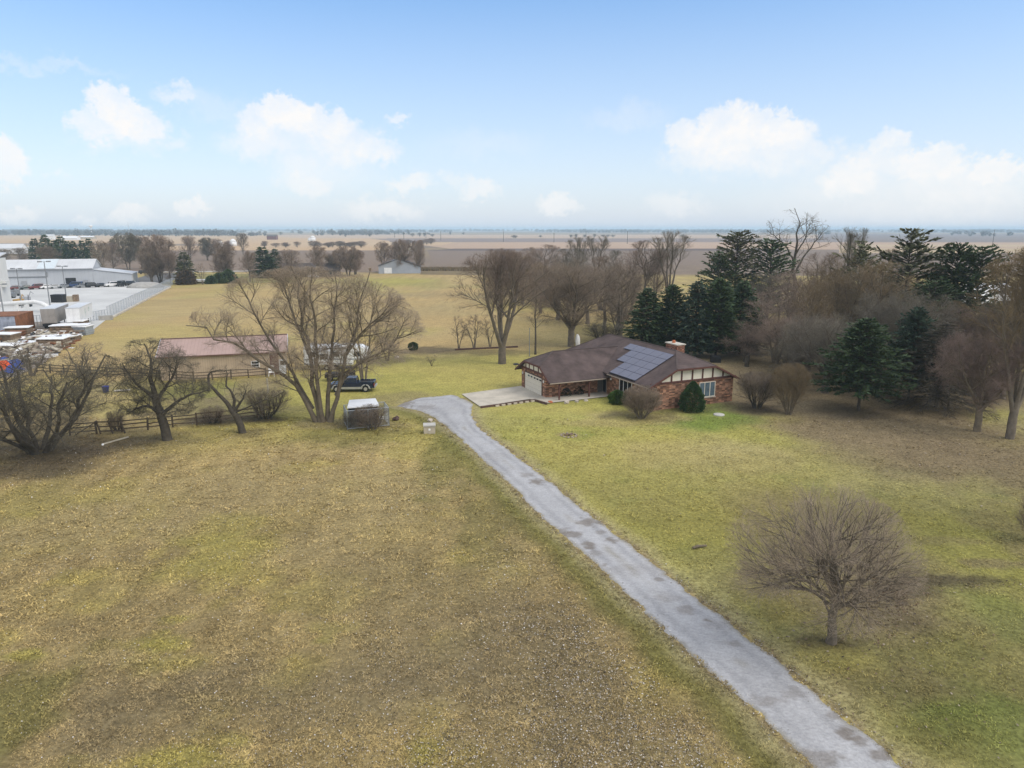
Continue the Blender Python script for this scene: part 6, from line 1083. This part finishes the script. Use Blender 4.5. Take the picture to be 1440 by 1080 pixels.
# far woods: belts of crowns on the horizon
def belt(name, x0, x1, y0, y1, n, hgt, seed, label, clump=.5):
    rg = np.random.default_rng(seed); x = x0 + (x1 - x0) * rg.random(n); y = y0 + (y1 - y0) * rg.random(n); k = vn(x, y * .4, 260, seed) > clump; x, y = x[k], y[k]; n = len(x); m = 34
    h = hgt * (.7 + .6 * rg.random(n)) * (.75 + .5 * vn(x, y, 120, seed + 1)); r = h * (.35 + .25 * rg.random(n)); d = norm(rg.normal(0, 1, (n, m, 3))); c = np.stack([x, y, h * .55], 1)[:, None, :] + d * np.stack([r, r, h * .45], 1)[:, None, :] * (rg.random((n, m, 1)) ** .4)
    s = (h * .16)[:, None, None]; a = norm(rg.normal(0, 1, (n, m, 3))) * s; b = norm(np.cross(a, rg.normal(0, 1, (n, m, 3)))) * s; V = np.stack([c - a - b * .6, c + a - b * .5, c + b], 2).reshape(-1, 3)
    V[:, 2] = np.maximum(V[:, 2], 0); o = obj(name, mesh(name, V, tris=np.arange(len(V)).reshape(-1, 3)), M['farwood']); tag(o, label, 'woods', kind='stuff')
belt('far_woods', -2600, -420, 1900, 3000, 1500, 14, 1, 'blue grey belt of woods on the left horizon', .42)
belt('far_woods', -900, 3600, 3600, 5200, 2400, 14, 2, 'thin blue belt of woods along the whole horizon', .45)
belt('far_woods', -4200, 5200, 5600, 8200, 2600, 17, 3, 'faint bluish woods at the end of the plain', .35)
belt('far_woods', 1000, 2400, 1900, 2600, 420, 13, 4, 'dark tree clumps on the right horizon', .62)
belt('far_woods', -5200, -1200, 3400, 4200, 1600, 14, 6, 'hazy belt of woods behind the left fields', .4)
belt('far_woods', -420, 260, 1700, 2600, 60, 10, 9, 'small dark tree clumps on the middle plain', .7)
# ================================================================== air, sky, sun, camera
SUN_EL, SUN_AZ = math.radians(46), math.radians(115)     # azimuth clockwise from +Y
HAZE = 2.0e-4
hz = MB().box(-24000, 24000, -4000, 25000, -1.2, 42).build('haze', None); m = bpy.data.materials.new('air'); m.use_nodes = True; nt = m.node_tree; nt.nodes.remove(nt.nodes['Principled BSDF'])
pv = nt.nodes.new('ShaderNodeVolumePrincipled'); pv.inputs['Density'].default_value = HAZE; pv.inputs['Color'].default_value = (.62, .83, 1, 1); pv.inputs['Anisotropy'].default_value = 0
nt.links.new(pv.outputs['Volume'], nt.nodes['Material Output'].inputs['Volume']); hz.data.materials.append(m); tag(hz, kind='stuff', label='pale blue haze in the air over the plain', cat='haze')
W = bpy.data.worlds.new('World'); sc.world = W; W.use_nodes = True; nt = W.node_tree; N, Lk = nt.nodes, nt.links; bg = N['Background']
sky = N.new('ShaderNodeTexSky'); sky.sky_type = 'NISHITA'; sky.sun_disc = False; sky.sun_elevation = SUN_EL; sky.sun_rotation = SUN_AZ; sky.air_density = 1.0; sky.dust_density = 1.2; sky.ozone_density = 1.6; sky.altitude = 200
SKY_STR = .13; REST = 1.42
tc = N.new('ShaderNodeTexCoord'); sx = N.new('ShaderNodeSeparateXYZ'); Lk.new(tc.outputs['Generated'], sx.inputs[0])
def mth(op, a, b=None, c=None):
    n = N.new('ShaderNodeMath'); n.operation = op
    for i, v in enumerate((a, b, c)):
        if v is None: continue
        if isinstance(v, (int, float)): n.inputs[i].default_value = v
        else: Lk.new(v, n.inputs[i])
    return n.outputs[0]
azm = mth('ARCTAN2', sx.outputs[0], sx.outputs[1]); elv = mth('ARCSINE', sx.outputs[2]); cb = N.new('ShaderNodeCombineXYZ'); Lk.new(azm, cb.inputs[0]); Lk.new(elv, cb.inputs[1])
def noise(scale, det, rough, off=0):
    n = N.new('ShaderNodeTexNoise'); n.inputs['Scale'].default_value = scale; n.inputs['Detail'].default_value = det; n.inputs['Roughness'].default_value = rough
    v = N.new('ShaderNodeVectorMath'); v.operation = 'ADD'; Lk.new(cb.outputs[0], v.inputs[0]); v.inputs[1].default_value = (off, off * .7, 0); Lk.new(v.outputs[0], n.inputs['Vector']); return n
# billows: direction warped by noise, then soft cells of cumulus
nw = noise(22, 5, .6); sb_ = N.new('ShaderNodeVectorMath'); sb_.operation = 'SUBTRACT'; Lk.new(nw.outputs['Color'], sb_.inputs[0]); sb_.inputs[1].default_value = (.5, .5, .5); sc_ = N.new('ShaderNodeVectorMath'); sc_.operation = 'SCALE'; Lk.new(sb_.outputs[0], sc_.inputs[0]); sc_.inputs['Scale'].default_value = .055
nw2 = noise(85, 6, .62, 9.0); sb2 = N.new('ShaderNodeVectorMath'); sb2.operation = 'SUBTRACT'; Lk.new(nw2.outputs['Color'], sb2.inputs[0]); sb2.inputs[1].default_value = (.5, .5, .5); sc2 = N.new('ShaderNodeVectorMath'); sc2.operation = 'SCALE'; Lk.new(sb2.outputs[0], sc2.inputs[0]); sc2.inputs['Scale'].default_value = .034
wp0 = N.new('ShaderNodeVectorMath'); wp0.operation = 'ADD'; Lk.new(cb.outputs[0], wp0.inputs[0]); Lk.new(sc_.outputs[0], wp0.inputs[1]); wp = N.new('ShaderNodeVectorMath'); wp.operation = 'ADD'; Lk.new(wp0.outputs[0], wp.inputs[0]); Lk.new(sc2.outputs[0], wp.inputs[1])
def azel(px, py):
    d = ray(px, py); l = math.sqrt(sum(q * q for q in d)); return math.atan2(d[0], d[1]), math.asin(d[2] / l)
def puff(px, py, rx, ry, st, fade):
    a, e = azel(px, py); a1, _ = azel(px + rx, py); _, e1 = azel(px, py - ry); v = N.new('ShaderNodeVectorMath'); v.operation = 'SUBTRACT'; Lk.new(wp.outputs[0], v.inputs[0]); v.inputs[1].default_value = (a, e, 0)
    k = N.new('ShaderNodeVectorMath'); k.operation = 'MULTIPLY'; Lk.new(v.outputs[0], k.inputs[0]); k.inputs[1].default_value = (1 / (a1 - a), 1 / (e1 - e), 0); l = N.new('ShaderNodeVectorMath'); l.operation = 'LENGTH'; Lk.new(k.outputs[0], l.inputs[0])
    m_ = N.new('ShaderNodeMapRange'); m_.interpolation_type = 'SMOOTHSTEP'; m_.inputs['From Min'].default_value = 1.12; m_.inputs['From Max'].default_value = 1.12 - fade; m_.inputs['To Min'].default_value = 0; m_.inputs['To Max'].default_value = st * .86; Lk.new(l.outputs['Value'], m_.inputs['Value'])
    return m_.outputs[0]
PUFFS = [(470, 188, 62, 26, .55, .8), (362, 200, 52, 26, .45, .9), (505, 216, 52, 20, .5, .8), (455, 245, 80, 24, .35, 1.0), (1000, 208, 75, 28, .5, .9), (1120, 222, 70, 26, .4, 1.0), (300, 150, 60, 24, .2, 1.0), (680, 200, 90, 26, .15, 1.0), (165, 150, 34, 26, .95, .4), (140, 175, 42, 22, .8, .5), (190, 172, 42, 26, .8, .5), (175, 195, 70, 24, .4, .9), (250, 132, 34, 14, .5, .8), (252, 205, 24, 12, .35, .9), (4, 225, 36, 34, .95, .5), (84, 246, 14, 8, .3, .9),
    (398, 155, 36, 22, .9, .4), (440, 168, 60, 22, .85, .5), (365, 172, 36, 18, .75, .6), (420, 200, 100, 36, .45, .9), (530, 208, 36, 18, .6, .7), (430, 262, 36, 18, .6, .7), (415, 235, 36, 20, .3, .9), (560, 172, 19, 10, .6, .8), (675, 268, 30, 15, .7, .7), (575, 256, 40, 13, .65, .8), (540, 292, 60, 16, .55, .8), (785, 288, 30, 14, .7, .75), (275, 292, 26, 13, .75, .75), (180, 305, 40, 14, .6, .8), (30, 305, 26, 14, .6, .8), (120, 308, 20, 12, .6, .8), (640, 255, 16, 10, .35, .9),
    (1020, 178, 44, 28, .95, .45), (1075, 182, 56, 24, .9, .45), (965, 192, 34, 18, .8, .6), (1110, 188, 38, 26, .75, .6), (1040, 215, 110, 34, .55, .9), (1197, 254, 40, 24, .9, .6), (1245, 200, 22, 20, .7, .6), (1160, 205, 30, 16, .4, .9), (1240, 225, 60, 24, .5, .9), (1315, 228, 50, 26, .95, .5), (1408, 236, 40, 20, .95, .5), (1365, 262, 110, 36, .6, .9), (1230, 270, 220, 60, .42, 1.0), (880, 165, 70, 22, .22, 1.0), (60, 92, 120, 12, .25, 1.0), (950, 290, 50, 18, .45, .9), (1340, 300, 160, 30, .3, 1.0)]
al = None
for p in PUFFS:
    a = puff(p[0], p[1], p[2] * 1.15, p[3] * 1.18, min(.96, p[4] * (1.12 if p[5] > .7 else .95)), p[5])
    if al is None: al = a
    else: al = mth('SUBTRACT', 1, mth('MULTIPLY', mth('SUBTRACT', 1, al), mth('SUBTRACT', 1, a)))
# clouds round the rest of the sky, behind and above the camera
nf = noise(3.2, 7, .58, 4.0); bm2 = N.new('ShaderNodeMapRange'); bm2.interpolation_type = 'SMOOTHSTEP'; bm2.inputs['From Min'].default_value = .36; bm2.inputs['From Max'].default_value = .54; Lk.new(nf.outputs['Fac'], bm2.inputs['Value'])
ms = N.new('ShaderNodeMapRange'); ms.inputs['From Min'].default_value = .85; ms.inputs['From Max'].default_value = 1.3; Lk.new(mth('ABSOLUTE', azm), ms.inputs['Value']); ms2 = N.new('ShaderNodeMapRange'); ms2.inputs['From Min'].default_value = .42; ms2.inputs['From Max'].default_value = .62; Lk.new(elv, ms2.inputs['Value'])
rest = mth('MULTIPLY', bm2.outputs[0], mth('MAXIMUM', ms.outputs[0], ms2.outputs[0]))
nb = noise(34, 7, .62, 2.0); al = mth('MULTIPLY', al, mth('ADD', .35, mth('MULTIPLY', nb.outputs['Fac'], 1.2)))
al = mth('MINIMUM', al, 1)
# thin whitening veil low over the horizon
vl = N.new('ShaderNodeMapRange'); vl.interpolation_type = 'SMOOTHSTEP'; vl.inputs['From Min'].default_value = .50; vl.inputs['From Max'].default_value = .0; vl.inputs['To Max'].default_value = .74; Lk.new(elv, vl.inputs['Value'])
hsn = N.new('ShaderNodeHueSaturation'); hsn.inputs['Saturation'].default_value = 1.5; hsn.inputs['Value'].default_value = 1.58; Lk.new(sky.outputs[0], hsn.inputs['Color'])
mx0 = N.new('ShaderNodeMix'); mx0.data_type = 'RGBA'; Lk.new(vl.outputs[0], mx0.inputs['Factor']); Lk.new(hsn.outputs[0], mx0.inputs['A']); mx0.inputs['B'].default_value = (.75 / SKY_STR, .82 / SKY_STR, .98 / SKY_STR, 1)
mx1 = N.new('ShaderNodeMix'); mx1.data_type = 'RGBA'; Lk.new(al, mx1.inputs['Factor']); Lk.new(mx0.outputs['Result'], mx1.inputs['A']); mx1.inputs['B'].default_value = (1.0 / SKY_STR, .985 / SKY_STR, .975 / SKY_STR, 1)
mx2 = N.new('ShaderNodeMix'); mx2.data_type = 'RGBA'; Lk.new(mth('MULTIPLY', rest, .9), mx2.inputs['Factor']); Lk.new(mx1.outputs['Result'], mx2.inputs['A']); mx2.inputs['B'].default_value = (REST / SKY_STR, REST * .975 / SKY_STR, REST * .93 / SKY_STR, 1)
Lk.new(mx2.outputs['Result'], bg.inputs['Color']); bg.inputs['Strength'].default_value = SKY_STR
sl = bpy.data.lights.new('Sun', 'SUN'); sl.energy = 1.75; sl.angle = math.radians(34); sl.color = (1, .93, .82); so = bpy.data.objects.new('Sun', sl); COL.objects.link(so)
dirn = Vector((math.sin(SUN_AZ) * math.cos(SUN_EL), math.cos(SUN_AZ) * math.cos(SUN_EL), math.sin(SUN_EL))); so.rotation_euler = dirn.to_track_quat('Z', 'Y').to_euler(); so.location = (0, 0, 60)
cam = bpy.data.cameras.new('Camera'); cam.sensor_width = 36; cam.lens = 36 * F / 1440; cam.clip_end = 60000; co = bpy.data.objects.new('Camera', cam); COL.objects.link(co); co.location = (0, 0, H); co.rotation_euler = (PI / 2 - P, 0, 0); sc.camera = co
sc.view_settings.view_transform = 'Standard'; sc.view_settings.look = 'None'; sc.view_settings.exposure = 0; sc.view_settings.gamma = 1
sc.cycles.use_denoising = True; sc.cycles.denoiser = 'OPENIMAGEDENOISE'; sc.cycles.denoising_input_passes = 'RGB_ALBEDO_NORMAL'; sc.cycles.denoising_prefilter = 'ACCURATE'; sc.cycles.max_bounces = 4; sc.cycles.diffuse_bounces = 2; sc.cycles.volume_bounces = 1; sc.cycles.transparent_max_bounces = 8
